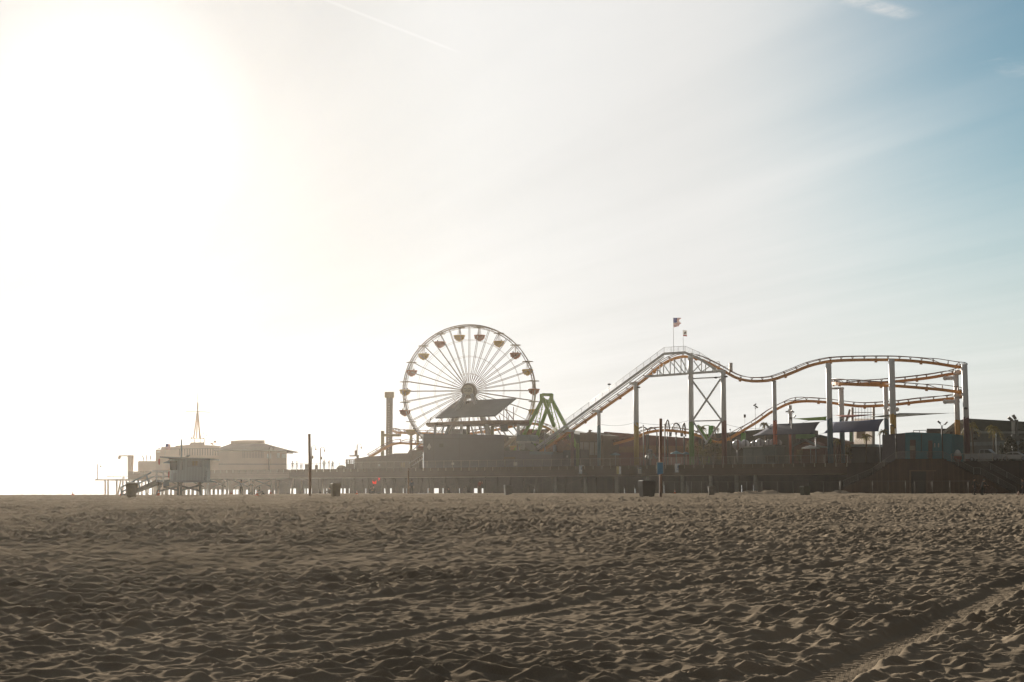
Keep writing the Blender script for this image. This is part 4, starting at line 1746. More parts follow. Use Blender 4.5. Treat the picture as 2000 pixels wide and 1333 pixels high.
def painted_column(name, col, zs):
    """white paint above a wavy line, a colour below it"""
    if name in MATS:
        return MATS[name]
    m = bpy.data.materials.new(name)
    m.use_nodes = True
    nt = m.node_tree
    b = nt.nodes['Principled BSDF']
    b.inputs['Roughness'].default_value = .5
    g = nt.nodes.new('ShaderNodeNewGeometry')
    s = nt.nodes.new('ShaderNodeSeparateXYZ')
    nt.links.new(g.outputs['Position'], s.inputs[0])
    n = nt.nodes.new('ShaderNodeTexNoise')
    n.inputs['Scale'].default_value = 2.2
    n.inputs['Detail'].default_value = 1
    nt.links.new(g.outputs['Position'], n.inputs['Vector'])
    a = nt.nodes.new('ShaderNodeMath')
    a.operation = 'MULTIPLY_ADD'
    nt.links.new(n.outputs[0], a.inputs[0])
    a.inputs[1].default_value = 1.6
    nt.links.new(s.outputs[2], a.inputs[2])
    c = nt.nodes.new('ShaderNodeMath')
    c.operation = 'GREATER_THAN'
    nt.links.new(a.outputs[0], c.inputs[0])
    c.inputs[1].default_value = zs + .8
    mx = nt.nodes.new('ShaderNodeMix')
    mx.data_type = 'RGBA'
    nt.links.new(c.outputs[0], mx.inputs[0])
    mx.inputs[6].default_value = (*col, 1)
    mx.inputs[7].default_value = (0.60, 0.61, 0.61, 1)
    nt.links.new(mx.outputs[2], b.inputs['Base Color'])
    MATS[name] = m
    return m


def catmull(pts, step=.9):
    P = [2 * pts[0] - pts[1]] + list(pts) + [2 * pts[-1] - pts[-2]]
    out = []
    for i in range(1, len(P) - 2):
        p0, p1, p2, p3 = P[i - 1], P[i], P[i + 1], P[i + 2]
        n = max(1, int((p2 - p1).length / step))
        for k in range(n):
            t = k / n
            out.append(0.5 * ((2 * p1) + (p2 - p0) * t + (2 * p0 - 5 * p1 + 4 * p2 - p3) * t * t + (3 * p1 - p0 - 3 * p2 + p3) * t ** 3))
    out.append(P[-2])
    return out


def track(parent, pts, tie=2, up=.62, gauge=.5, sw=.36, sh=.46, bank=None):
    L = catmull(pts)
    n = len(L)
    sp_ = MB()
    rails = [[], []]
    ties = []
    quad = []
    for i, p in enumerate(L):
        d = (L[min(n - 1, i + 1)] - L[max(0, i - 1)]).normalized()
        s = d.cross(Vector((0, 0, 1))).normalized()
        u = s.cross(d).normalized()
        # lean into the bends
        d2 = (L[min(n - 1, i + 3)] - p).normalized() if i < n - 3 else d
        turn = max(-.6, min(.6, d.cross(d2).z * 2.2))
        sb = (s * math.cos(turn) + u * math.sin(turn)).normalized()
        ub = sb.cross(d).normalized()
        quad.append([p + s * (-sw / 2) + u * (-sh / 2), p + s * (sw / 2) + u * (-sh / 2), p + s * (sw / 2) + u * (sh / 2), p + s * (-sw / 2) + u * (sh / 2)])
        for k, g in enumerate((-gauge, gauge)):
            rails[k].append(p + ub * up + sb * g)
        if i % tie == 0:
            tb = MB()
            ties.append(tb)
            tb.bar(p + u * (sh / 2 - .02), p + ub * up - sb * gauge, .09)
            tb.bar(p + u * (sh / 2 - .02), p + ub * up + sb * gauge, .09)
            tb.bar(p + ub * (up - .02) - sb * gauge, p + ub * (up - .02) + sb * gauge, .07)
        if i % 8 == 4:
            sp_.bar(p - u * (sh / 2 + .1) - d * .2, p - u * (sh / 2 + .1) + d * .2, .22, .2)
    vs = [q for r in quad for q in r]
    fs = []
    for i in range(n - 1):
        for k in range(4):
            a, c = i * 4 + k, i * 4 + (k + 1) % 4
            fs.append((a, c, c + 4, a + 4))
    fs += [(3, 2, 1, 0), tuple((n - 1) * 4 + k for k in range(4))]
    sp_.add(vs, fs)
    sp_.build("track_spine", track_orange, parent)
    for r in rails:
        b = MB()
        b.tube(r, .065, 6)
        b.build("track_rail", rail_brown, parent)
    order = sorted(range(len(ties)), key=lambda k: ties[k].v[0][1])
    rest = MB()
    for n_, k in enumerate(order):
        if n_ < 100:
            ties[k].build("crosstie", rail_brown, parent)
        else:
            rest.add(ties[k].v, ties[k].f)
    if rest.v:
        rest.build("crosstie", rail_brown, parent, kind='stuff')


coaster = thing("roller_coaster", on(1300, 890, 6), "orange steel roller coaster with a white lift hill, two-tone columns and stacked loops", "roller coaster")
MAIN = [(1056, 883, 6), (1100, 853, 6), (1150, 818, 6), (1200, 783, 6), (1236, 758, 6), (1262, 739, 6), (1285, 719, 6), (1309, 704, 6), (1334, 697, 6), (1360, 700, 6), (1385, 710, 6), (1412, 724, 6), (1435, 737, 6), (1457, 743.5, 6), (1480, 745, 6), (1509, 742, 6),
        (1546, 729, 6), (1579, 715.5, 6), (1612, 707.5, 6), (1634, 705, 6), (1678, 703.5, 6), (1744, 703.5, 6), (1788, 706, 6), (1832, 711, 6), (1866, 716.5, 6.5), (1882, 718, 9.5), (1884, 722, 14), (1872, 728, 17.5), (1840, 734, 18), (1810, 739, 18), (1746, 746, 18), (1689, 750, 18),
        (1645, 751, 17.5), (1628, 750, 14.5), (1626, 749, 10.5), (1640, 750, 7), (1678, 752, 6), (1744, 754, 6), (1810, 759, 6), (1850, 763, 6), (1870, 766, 6.8), (1883, 768, 10), (1884, 771, 14.5), (1870, 777.5, 18), (1788, 786, 18), (1744, 791, 18), (1689, 794, 18), (1656, 791.5, 18),
        (1612, 786, 18), (1575, 784, 18), (1546, 787, 18), (1524, 796, 17), (1502, 808, 16), (1480, 824, 15), (1450, 842, 14), (1425, 857, 13), (1402, 865, 13), (1378, 856, 13), (1350, 847, 13), (1325, 843, 13), (1292, 841, 13), (1259, 847, 13), (1234, 858, 13), (1193, 869, 13), (1150, 878, 13), (1110, 886, 13)]
track(coaster, [on(*p) for p in MAIN])
COLS = [(1169.5, 803, 905, 7, (0.10, 0.22, 0.28), 833, 6.0), (1242, 750, 905, 10, (0.58, 0.40, 0.08), 829, 6.0), (1348.5, 690, 905, 10, (0.13, 0.34, 0.06), 824, 5.0), (1412.5, 728, 905, 10, (0.20, 0.055, 0.045), 823, 5.0),
        (1512, 744, 905, 8, (0.50, 0.09, 0.03), 823, 6.0), (1543, 792, 900, 7, (0.42, 0.10, 0.04), 832, 15.0), (1618, 710, 905, 11, (0.035, 0.12, 0.18), 817, 4.5), (1642.5, 757, 900, 10, (0.035, 0.12, 0.18), 823, 17.0),
        (1729.5, 756, 900, 9, (0.03, 0.10, 0.14), 817, 17.0), (1741, 702, 890, 12, (0.60, 0.36, 0.06), 811, 4.5), (1867, 733, 900, 10, (0.62, 0.30, 0.04), 819, 17.0), (1883.5, 712, 905, 11, (0.11, 0.03, 0.035), 814, 5.0)]
for i, (px, y0, y1, w, col, ys, t) in enumerate(COLS):
    Y = pierY(px, t)
    top = at(px, y0, Y)
    r = w * Y / FOC / 2
    zs = at(px, ys, Y).z
    b = MB()
    b.lathe((top.x, top.y, 0), [(r, DECK), (r, top.z - .02), (r * .9, top.z)], 20)
    b.build("column", painted_column('column_paint_%d' % i, col, zs), coaster)
for px0, px1, y, t, r in ((1846, 1868, 739, 17.5, .32), (1846, 1870, 785, 17.5, .32), (1868, 1872, 728, 12, .35), (1868, 1872, 772, 12, .35), (1624, 1646, 759, 14, .18), (1738, 1752, 800, 12, .3)):
    b = MB()
    b.tube([on(px0, y, t), on(px1, y, t)], r, 12)
    for px in (px0, px1):
        b.ball(on(px, y, t), r * 1.25)
    b.build("bracket", coaster_white, coaster)
for px0, px1, y, t in ((1231, 1246, 749, 6), (1158, 1173, 803, 6), (1104, 1121, 841, 6), (1395, 1416, 724.5, 5.5)):
    b = MB()
    b.bar(on(px0, y, t), on(px1, y + 1, t), .8, .5)
    b.build("bracket", coaster_white, coaster)
# catwalk beside the lift, with steps and railing
CW = [(1047, 875), (1150, 799), (1297, 691.5)]
CW2 = [(1297, 691.5), (1338, 689)]
CW3 = [(1338, 689), (1366, 701), (1398, 722)]
TC = 4.2
b = MB()
for pts in (CW, CW2, CW3):
    for (x0, y0), (x1, y1) in zip(pts[:-1], pts[1:]):
        b.bar(on(x0, y0, TC), on(x1, y1, TC), .16, .42)
b.build("stringer", coaster_white, coaster)
b = MB()
for (x0, y0), (x1, y1) in zip(CW[:-1], CW[1:]):
    n = int((x1 - x0) / 3.6)
    for i in range(n):
        u = (i + .5) / n
        b = MB()
        b.bar(on(x0 + (x1 - x0) * u, y0 + (y1 - y0) * u + 3, TC + .1), on(x0 + (x1 - x0) * u, y0 + (y1 - y0) * u + 3, TC + 1.0), .26, .05)
        b.build("step", coaster_white, coaster)
    b = MB()
    b.bar(on(x0, y0 + 5.6, TC + 1.0), on(x1, y1 + 5.6, TC + 1.0), .10, .16)
    b.build("stringer", coaster_white, coaster)
thin_rail = mat('thin_rail', (0.36, 0.33, 0.30), .5)
b = MB()
hpx = 12.5
for pts in (CW, CW2, CW3):
    for (x0, y0), (x1, y1) in zip(pts[:-1], pts[1:]):
        n = max(2, int((x1 - x0) / 13))
        for i in range(n + 1):
            u = i / n
            x, y = x0 + (x1 - x0) * u, y0 + (y1 - y0) * u
            b.bar(on(x, y, TC), on(x, y - hpx, TC), .055)
        for k in range(1, 6):
            b.tube([on(x0, y0 - hpx * k / 5, TC), on(x1, y1 - hpx * k / 5, TC)], .036 if k == 5 else .016, 4)
b.build("railing", thin_rail, coaster)
# truss under the crest
b = MB()
for t in (4.6, 7.4):
    bot = [(1261, 736), (1345, 730), (1402, 726)]
    for (x0, y0), (x1, y1) in zip(bot[:-1], bot[1:]):
        b.bar(on(x0, y0, t), on(x1, y1, t), .22, .38)
    ups = [(1275, 735.5, 728), (1284, 735, 721), (1289, 735, 716), (1296, 734, 711), (1309, 733, 705), (1317, 733, 701), (1330, 731.5, 699), (1338, 731, 699), (1345, 730.5, 699), (1370, 728, 706), (1378, 727.5, 712), (1392, 727, 720)]
    for x, yb, yt in ups:
        b.bar(on(x, yb, t), on(x, yt, t), .16)
    dg_ = [((1296, 712), (1309, 731)), ((1309, 706), (1330, 731)), ((1317, 703), (1338, 730)), ((1330, 700), (1345, 730)), ((1284, 722), (1296, 733)), ((1352, 728), (1369, 711)), ((1355, 705), (1370, 727)), ((1372, 726), (1386, 716))]
    for (x0, y0), (x1, y1) in dg_:
        b.bar(on(x0, y0, t), on(x1, y1, t), .13)
b.build("truss", coaster_white, coaster)
b = MB()
for (x0, y0), (x1, y1), w in (((1353, 740), (1408, 737), .2), ((1353, 745), (1408.5, 820), .26), ((1408, 740), (1354, 820), .26), ((1354, 823), (1410, 821.5), .2), ((1354, 824), (1381, 866), .22), ((1409, 823), (1377, 868), .22)):
    b.bar(on(x0, y0, 5), on(x1, y1, 5), w)
b.build("cross_brace", coaster_white, coaster)
b = MB()
c = on(1427, 716, 7)
b.box((c.x - .28, c.y - .4, c.z - 1.0), (c.x + .28, c.y + .4, c.z + .6))
b.build("control_box", coaster_white, coaster)
b = MB()
for (x0, y0), (x1, y1) in (((1394, 709), (1404, 706)), ((1404, 706), (1408, 714)), ((1396, 718), (1394, 709)), ((1404, 706), (1404, 716)), ((1413, 716), (1424, 715)), ((1413, 722), (1413, 716))):
    b.bar(on(x0, y0, 7), on(x1, y1, 7), .05)
b.build("platform_rail", thin_rail, coaster)
for px, py, t in ((1384 + 14, 738, 4), (1174, 805, 5.6), (1247.5, 757, 5.6), (1190, 751, 4.1), (1418, 736, 4.4), (1886, 798, 4.8)):
    b = MB()
    p = on(px, py, t)
    b.ball(p, .28, 1.2, .9, .6, 10, 6)
    b.bar(p + Vector((-.35, 0, .05)), p, .08)
    if px == 1190:
        b.tube([p, on(1189, 760, t)], .03, 5)
    b.build("floodlight", mat('lamp_dark', (.04, .04, .04), .5), coaster)

# flags on the crest
stripes_flag("flag", on(1316, 689, 4.4), on(1315, 621, 4.4), 1.45, 1.7, "large striped flag with a dark canton flying at the coaster's crest", "flag", "flags on the coaster crest", .3, .05, .035)
f0, f1 = on(1335, 689, 4.4), on(1334, 645, 4.4)
t = thing("flag", f0, "smaller white flag with a dark bear shape and red hem, right of the striped flag", "flag", "flags on the coaster crest")
b = MB()
b.tube([f0, f1], .03, 6)
b.build("pole", pole_grey, t)
b = MB()
W_, H_ = .68, 1.05
fp = lambda u, v: f1 + Vector((W_ * u, .08 * math.sin(u * 5 + v), -H_ * v - .1 * u))
bear = {(3, 3), (3, 4), (3, 5), (4, 2), (4, 3), (4, 4), (4, 5), (4, 6), (5, 2), (5, 3), (5, 5), (2, 5)}
for i in range(10):
    for j in range(8):
        b.mi = 2 if (i, j) in bear else (0 if i >= 8 else 1)
        b.add([fp(j / 8, i / 10), fp((j + 1) / 8, i / 10), fp((j + 1) / 8, (i + 1) / 10), fp(j / 8, (i + 1) / 10)], [(0, 1, 2, 3)])
b.build("cloth", [flag_red, flag_white, mat('flag_brown', (.06, .035, .02), .8)], t)

# the lower track at the wheel's foot, its platform and roof
low = thing("roller_coaster", on(900, 860, 12), "low orange coaster track with a roofed boarding platform at the ferris wheel's foot", "roller coaster")
track(low, [on(*p) for p in ((722, 893, 12), (738, 884, 12), (752, 875, 12), (766, 868.5, 12), (782, 866, 12), (800, 867, 13), (830, 869, 14))])
track(low, [on(*p) for p in ((768, 842, 22), (776, 845, 19), (790, 846, 18), (840, 847, 18), (880, 849, 18), (920, 847, 18), (955, 842, 18), (985, 837, 18), (1020, 829, 18), (1042, 828, 18), (1058, 832, 18), (1074, 839, 18), (1088, 848, 18), (1104, 860, 18), (1120, 872, 18))])
b = MB()
b.prism([on(x, y, 5) for x, y in ((832, 826), (952, 821), (1034, 821), (1034, 828), (952, 829), (832, 831))], Vector((0, 1, 0)) * 8)
b.build("platform_roof", mat('platform_fascia', (0.17, 0.09, 0.035), .7, var=.25), low)
for px in (850, 901, 951, 1012):
    b = MB()
    p, q = on(px, 828, 6), on(px, 905, 6)
    b.bar(Vector((p.x, p.y, DECK)), p, .52)
    b.build("roof_post", coaster_white, low)
for px in (914, 962):
    b = MB()
    p = on(px, 830, 12)
    b.bar(Vector((p.x, p.y, DECK)), p, .6)
    b.build("roof_post", mat('post_olive', (.16, .15, .07), .6), low)
b = MB()
for x0, y0, x1, y1 in ((868, 830, 862, 850), (935, 831, 942, 850), (975, 832, 988, 850), (920, 832, 926, 850), (1002, 832, 1015, 850)):
    b = MB()
    b.bar(on(x0, y0, 9), on(x1, y1, 9), .22)
    b.build("stay", coaster_white, low)
b = MB()
p = on(897, 845, 9)
b.box((p.x - 1.4, p.y, DECK), (p.x + 1.4, p.y + 2, on(897, 838.5, 9).z))
b.build("booth", mat('booth_grey', (.17, .18, .18), .6), low)
b = MB()
p = on(985, 838, 9)
b.box((p.x - .7, p.y, p.z - .5), (p.x + .7, p.y + 1, p.z + .7))
b.build("booth", mat('booth_grey', (.17, .18, .18), .6), low)
b = MB()
p = on(747.5, 842, 19)
b.bar(Vector((p.x, p.y, DECK)), p, .72)
b.bar(on(746, 850.5, 19), on(782, 850.5, 19), .55)
for px in (803, 816):
    p = on(px, 846, 17)
    b.bar(Vector((p.x, p.y, DECK)), p, .55)
b.build("track_post", mat('post_yellow', (.36, .30, .13), .6), low)
b = MB()
for k in range(9):
    x = 842 + k * 19
    b = MB()
    b.bar(on(x, 816 - k * .6, 6), on(x + (4 if k % 2 else -3), 826, 7), .12)
    b.build("roof_strut", rail_brown, low)
for px in (984, 990, 1003):
    b = MB()
    b.bar(on(px, 795, 12), on(px, 824, 12), .14)
    b.build("roof_strut", rail_brown, low)
b = MB()
b.bar(on(984, 797, 12), on(1003, 820, 12), .14)
b.build("roof_strut", rail_brown, low)
A, B_, C_, D_ = on(850, 816, 5), on(967, 811.5, 5), on(1008, 777.5, 11), on(892, 784, 11)
nrm = (B_ - A).cross(D_ - A).normalized()
sr = MB()
sr.prism([A, B_, C_, D_], nrm * -.25)
sr.build("solar_roof", mat('solar_panel', (0.10, 0.105, 0.11), .45, var=.2, scale=.25), None, "large tilted grey solar panel roof in front of the ferris wheel", "solar roof", loc=A)

# drop tower
dt = thing("drop_tower", on(760, 905, 24), "tall slender drop tower with a box head, left of the ferris wheel", "drop tower")
Yd = pierY(760, 24)
mm = lambda px, py: at(px, py, Yd)
b = MB()
a, c = mm(754.5, 777), mm(766.5, 777)
w = c.x - a.x
cx0 = (a.x + c.x) / 2
b.box((a.x, Yd, DECK), (a.x + w * .36, Yd + w, a.z))
b.box((c.x - w * .36, Yd, DECK), (c.x, Yd + w, a.z))
b.box((a.x + w * .365, Yd + .12, DECK), (c.x - w * .365, Yd + w * .9, a.z - .1))
sh = b.build("shaft", mat('tower_paint', (0.24, 0.20, 0.17), .6), dt)
b = MB()
for i in range(24):
    z = DECK + 2 + i * (a.z - DECK - 3) / 24
    b.box((a.x + w * .40, Yd + .05, z), (a.x + w * .5, Yd + .11, z + .25))
b.build("lamps", mat('lamp_pale', (.6, .55, .5), .4), sh)
b = MB()
h0, h1 = mm(751.5, 777), mm(769, 766)
b.box((h0.x, Yd - .3, h0.z + .01), (cx0 + .02, Yd + w + .3, h1.z))
b.box((cx0 + .025, Yd - .28, h0.z + .01), (h1.x, Yd + w + .3, h1.z))
b.build("head", mat('tower_head', (0.42, 0.30, 0.15), .6), dt)

# swinging ship with green A frames
sd = thing("swing_ship", on(1066, 905, 14), "green double A-frame swinging ship ride beside the ferris wheel", "swing ride")
green = mat('ride_green', (0.17, 0.33, 0.02), .5)
lime = mat('ride_lime', (0.22, 0.33, 0.03), .5)
for (t_, (ax, ay), f1_, f2_) in ((12, (1061, 778), (1022, 852), (1087, 845)), (17, (1076, 778), (1046, 862), (1112, 846))):
    for (fx, fy) in (f1_, f2_):
        top = on(ax, ay, t_)
        dirv = on(fx, fy, t_) - top
        foot = top + dirv * ((top.z - DECK) / (top.z - on(fx, fy, t_).z))
        b = MB()
        b.bar(top, foot, .50, .56)
        b.build("leg", green, sd)
b = MB()
b.bar(on(1056, 772, 14), on(1079, 772, 14), .5, .45)
b.bar(on(1061, 771, 12), on(1076, 771, 17), .6, .5)
for px in (1058, 1077):
    b.bar(on(px, 770, 14), on(px, 786, 14), .75, .6)
b.ball(on(1067, 786, 14), .6)
b.build("crossbeam", green, sd)
b = MB()
for x0, y0, x1, y1 in ((1055, 790, 1040, 845), (1060, 790, 1050, 845), (1079, 790, 1096, 845), (1075, 790, 1086, 845)):
    b.bar(on(x0, y0, 14), on(x1, y1, 14), .14)
for i in range(5):
    y = 795 + i * 10
    for s in (-1, 1):
        xa, xb = 1067 + s * (11 + i * 3.1), 1067 + s * (7 + i * 2.1)
        b.bar(on(xa, y, 14), on(xb, y + 6, 14), .06)
        b.bar(on(xb, y, 14), on(xa, y + 6, 14), .06)
b.build("hanger", green, sd)
b = MB()
rows = []
hc = on(1066, 860, 14)
for j in range(7):
    v = (j / 6 - .5) * 2
    r = []
    for i in range(13):
        u = (i / 12 - .5) * 2
        r.append(hc + Vector((u * 3.8, v * 1.0 * (1 - u * u * .6), -.9 * (1 - v * v) * (1 - .4 * u * u) + .9 * u * u)))
    rows.append(r)
b.grid(rows)
b.build("hull", lime, sd)

# ================================================================== buildings on the pier
def quad_block(corners, t, depth, tb=None):
    """a block whose front is the outline of pixels, t metres in from the pier's edge"""
    b = MB()
    b.prism([on(x, y, t) for x, y in corners], away(max(x for x, y in corners), depth))
    return b


def dk(px, t):
    """the pixel row of the deck at column px, t metres in"""
    Y = pierY(px, t)
    return 963 - DECK * FOC / Y


def house(name, px0, px1, ytops, t, depth, m, label, cat, part="wall", group=None, yb=None):
    """ytops: [(px, y) ...] the top outline from left to right"""
    c = on((px0 + px1) / 2, 900, t)
    th = thing(name, Vector((c.x, c.y, DECK)), label, cat, group)
    b0, b1 = (yb, yb) if yb else (dk(px0, t), dk(px1, t))
    poly = [(px0, b0 + .2), (px1, b1 + .2)] + ytops[::-1]
    w = quad_block(poly, t, depth).build(part, m, th)
    return th, w


def patch(poly, t, m, parent, name, depth=.06):
    return quad_block(poly, t - depth, depth * 1.2).build(name, m, parent)


def rect(x0, x1, y0, y1):
    return [(x0, y1), (x1, y1), (x1, y0), (x0, y0)]


m_greywall = mat('grey_purple_wall', (0.085, 0.082, 0.095), .7, var=.08, scale=.6)
m_brown = mat('brown_wall', (0.13, 0.088, 0.052), .8, var=.15)
m_roofdark = mat('dark_roofing', (0.06, 0.06, 0.055), .8)
m_maroon = mat('maroon_wall', (0.17, 0.048, 0.032), .7, var=.1, scale=.5)
m_olive = mat('olive_dark_wall', (0.05, 0.052, 0.04), .8)
m_plate = mat('plate_pale', (0.42, 0.41, 0.38), .5)
m_orangewood = mat('orange_timber', (0.20, 0.095, 0.035), .7, var=.3, scale=2)
m_teal = mat('teal_paint', (0.014, 0.14, 0.175), .6, var=.1)
m_pale = mat('pale_wall', (0.16, 0.165, 0.155), .7)
m_white = mat('white_wall', (0.50, 0.50, 0.47), .6)
m_green = mat('green_board', (0.08, 0.30, 0.045), .6)
m_black = mat('black_iron', (0.03, 0.028, 0.025), .5)

h, w = house("building", 827, 984, [(827, 847.5), (985, 849.5)], 2.0, 7, m_greywall, "big plain grey-purple building standing in front of the ferris wheel", "building", group="pier buildings")
patch([(827, 857.5), (985, 858.3), (985, 857.6), (827, 856.8)], 2.0, m_olive, w, "seam")
for px in (847, 897):
    patch(rect(px - .25, px + .25, 849.5, 910), 2.0, m_olive, w, "joint")
patch(rect(882, 887, 904, 908), 2.0, m_plate, h, "plate")
patch([(838, 880), (842.5, 873.5), (838, 866), (834, 873.5)], 2.0, m_plate, h, "diamond_sign")
patch(rect(858, 866, 867, 874), 2.0, m_olive, h, "vent")
h, w = house("building", 985.5, 1078, [(985.5, 881), (1003, 880), (1078, 883)], 2.6, 5, mat('purple_low_wall', (0.10, 0.095, 0.105), .7), "low grey-purple annex right of the big plain grey building", "building", group="pier buildings")
patch(rect(1003, 1010, 903, 910), 2.6, m_plate, h, "plate")
patch(rect(975, 1006, 893, 897), 2.55, m_brown, h, "band")
patch(rect(1034, 1080, 882.5, 888), 2.6, mat('blue_band', (.10, .14, .16), .6), h, "band")

h, w = house("building", 692, 826, [(692, 896), (706, 894.5), (718, 892), (760, 890), (770, 886), (796, 885.5), (800, 879), (826, 880)], 5, 8, m_brown, "long low brown building with a stepped top, left of the big grey one", "building", group="pier buildings")
patch(rect(738, 742.5, 907, 911), 5, m_plate, h, "plate")
patch(rect(783, 791, 904, 913), 5, mat('yellow_board', (.24, .16, .06), .7), h, "panel")
b = MB()
for x0, y0, x1, y1 in ((800, 905, 826, 888), (802, 912, 826, 896), (806, 880, 826, 862), (826, 860, 826, 852)):
    b.bar(on(x0, y0, 4.2), on(x1, y1, 4.2), .16)
b.build("stair_rail", thin_rail, h)
b = MB()
for k in range(6):
    b.bar(on(803 + k * 4, 906 - k * 2.8, 4.2), on(803 + k * 4, 912 - k * 2.6, 4.2), .07)
b.build("baluster", thin_rail, h)
h, w = house("building", 675.5, 691.5, [(675.5, 906), (691.5, 906)], 4, 6, m_brown, "small brown platform with an open timber railing, left end of the brown row", "building", group="pier buildings")
b = MB()
for px in (676.5, 679, 683, 687, 691):
    b.bar(on(px, 906, 4.2), on(px, 897.5, 4.2), .28 if px in (676.5, 683) else .12)
b.bar(on(676, 899, 4.2), on(691, 898.5, 4.2), .2)
b.bar(on(676, 903, 4.2), on(691, 902.5, 4.2), .14)
b.build("railing", m_brown, h)
# gatehouse with the parapet, its neighbours
h, w = house("building", 982, 1140, [(982, 851), (990, 850.5), (991, 855), (1012, 852), (1014, 841), (1040, 839.5), (1076, 838), (1116, 846), (1134, 850), (1140, 850)], 24, 10, m_olive, "long dark building with a low pitched roof behind the swinging ship", "building", group="pier buildings")
patch([(1026, 843), (1075, 841), (1112, 849), (1112, 852), (1075, 845), (1026, 847)], 24, m_brown, h, "gable_board")
h, w = house("building", 1132.5, 1178, [(1132.5, 845.5), (1142, 846.5), (1150, 844), (1158, 844.5), (1166, 848.5), (1178, 850.5)], 9, 6, m_brown, "brown building with a curved parapet and tall pale windows under it", "building", group="pier buildings")
for x0, x1 in ((1132.8, 1138.8), (1140.6, 1149.6), (1151.6, 1160), (1162, 1165.6)):
    patch(rect(x0, x1, 864.5, 889), 9, mat('window_pale', (.30, .28, .24), .25), h, "window")
patch(rect(1132.5, 1178, 863, 864.3), 9, m_olive, h, "lintel")
b = MB()
b.ball(on(1152, 842.5, 10), .28)
b.bar(on(1150, 843.5, 10), on(1156.5, 841, 10), .14)
b.build("finial", m_brown, h)
h, w = house("building", 1178.5, 1346, [(1178.5, 846), (1180, 844), (1186, 844), (1187.5, 844.6), (1346, 856)], 22, 9, m_maroon, "long maroon building with a sloping flat top behind the low track", "building", group="pier buildings")
patch([(1240, 884), (1346, 886), (1346, 872), (1240, 870)], 22, mat('ochre_band', (.22, .10, .035), .7), w, "band")
patch([(1178.5, 874), (1240, 872), (1240, 884), (1178.5, 884)], 22, m_orangewood, w, "band")
h, w = house("building", 1352, 1562, [(1352, 850), (1420, 845.5), (1492, 838.5), (1562, 838)], 26, 9, m_olive, "long dark grey-green building behind the coaster's drop and the first sail", "building", group="pier buildings")
for x0, x1, y0, y1 in ((1447, 1456.5, 846, 866),):
    patch(rect(x0, x1, y0, y1), 26, m_green, h, "board")
b = quad_block(rect(1554, 1582, 847, 857), 22, 2.5)
gb = thing("signboard", on(1568, 900, 22) * 1.0, "plain green signboard under the first navy sail's right corner", "sign board")
b.build("board", mat('green_board_dark', (.06, .17, .05), .6), gb)
b = MB()
for px in (1556, 1580):
    p = on(px, 857, 22.6)
    b.bar(Vector((p.x, p.y, DECK)), p, .15)
b.build("post", m_olive, gb)
# teal booth with stairs by the lift's foot
h, w = house("booth", 1008, 1036.5, [(1008, 861), (1010, 849), (1034, 849.5), (1036.5, 861)], 3.4, 3, mat('teal_grey_roof', (.12, .17, .17), .6), "teal-roofed control booth with white stairs at the lift hill's foot", "booth", part="roof", yb=862)
b = quad_block(rect(1009, 1036, 862, 866), 3.2, 3)
b.build("gallery", m_white, h)
b = quad_block([(1024, 862), (1036, 862), (1048, 876), (1048, 882), (1034, 880), (1024, 872)], 3.3, .3)
b.build("stair_side", m_pale, h)
b = MB()
for k in range(5):
    b.bar(on(1017, 867 + k * 1.9, 3.2), on(1023.5, 867 + k * 1.9, 3.2), .09)
for px in (1016.5, 1024):
    b.bar(on(px, 862, 3.3), on(px, 878, 3.3), .18)
b.bar(on(1016.5, 877, 3.2), on(1024, 877.5, 3.2), .2)
b.build("balcony", m_white, h)
b = MB()
for px in (1010, 1034):
    p = on(px, 864, 5.5)
    b.bar(Vector((p.x, p.y, DECK)), p, .3)
b.build("post", m_brown, h)
# timber props below the lift
th = thing("scaffold", on(1090, 905, 8), "orange-brown timber trestle propping the lift track's lower end", "trestle")
b = MB()
for px, y in ((1062, 878), (1076, 868), (1090, 858), (1104, 850), (1118, 852)):
    p = on(px, y, 8.2)
    b.bar(Vector((p.x, p.y, DECK)), p, .45)
for x0, y0, x1, y1 in ((1060, 888, 1100, 862), (1072, 890, 1112, 862), (1064, 897, 1118, 870), (1090, 890, 1118, 890), (1062, 892, 1120, 880)):
    b.bar(on(x0, y0, 8), on(x1, y1, 8), .5, .7)
b.build("timber", m_orangewood, th)
b = quad_block([(1064, 900), (1100, 900), (1100, 868), (1064, 886)], 9, 1)
b.build("panel", m_orangewood, th)
h, w = house("booth", 1100, 1134, [(1100, 880), (1134, 878)], 6, 4, mat('dark_booth', (.055, .05, .05), .8), "dark open-fronted game booth below the lift track, by the pale windows", "booth")
patch(rect(1106, 1109, 890, 894), 6, m_plate, h, "plate")
for px, y0, cl, lb in ((1117.5, 843, (.17, .075, .06), "dull red round post under the lift's lower end"), (1083.5, 870, (.24, .24, .23), "short grey post beneath the lift track by the trestle"), (1128, 866, (.12, .17, .03), "green post beside the pale-windowed building")):
    p = on(px, y0, 5)
    b = MB()
    b.lathe((p.x, p.y, 0), [(.32, DECK), (.32, p.z - .3), (.22, p.z)], 12)
    b.build("post", mat('post_%d' % px, cl, .6), None, lb, 'post', 'painted posts on the pier', loc=Vector((p.x, p.y, DECK)))
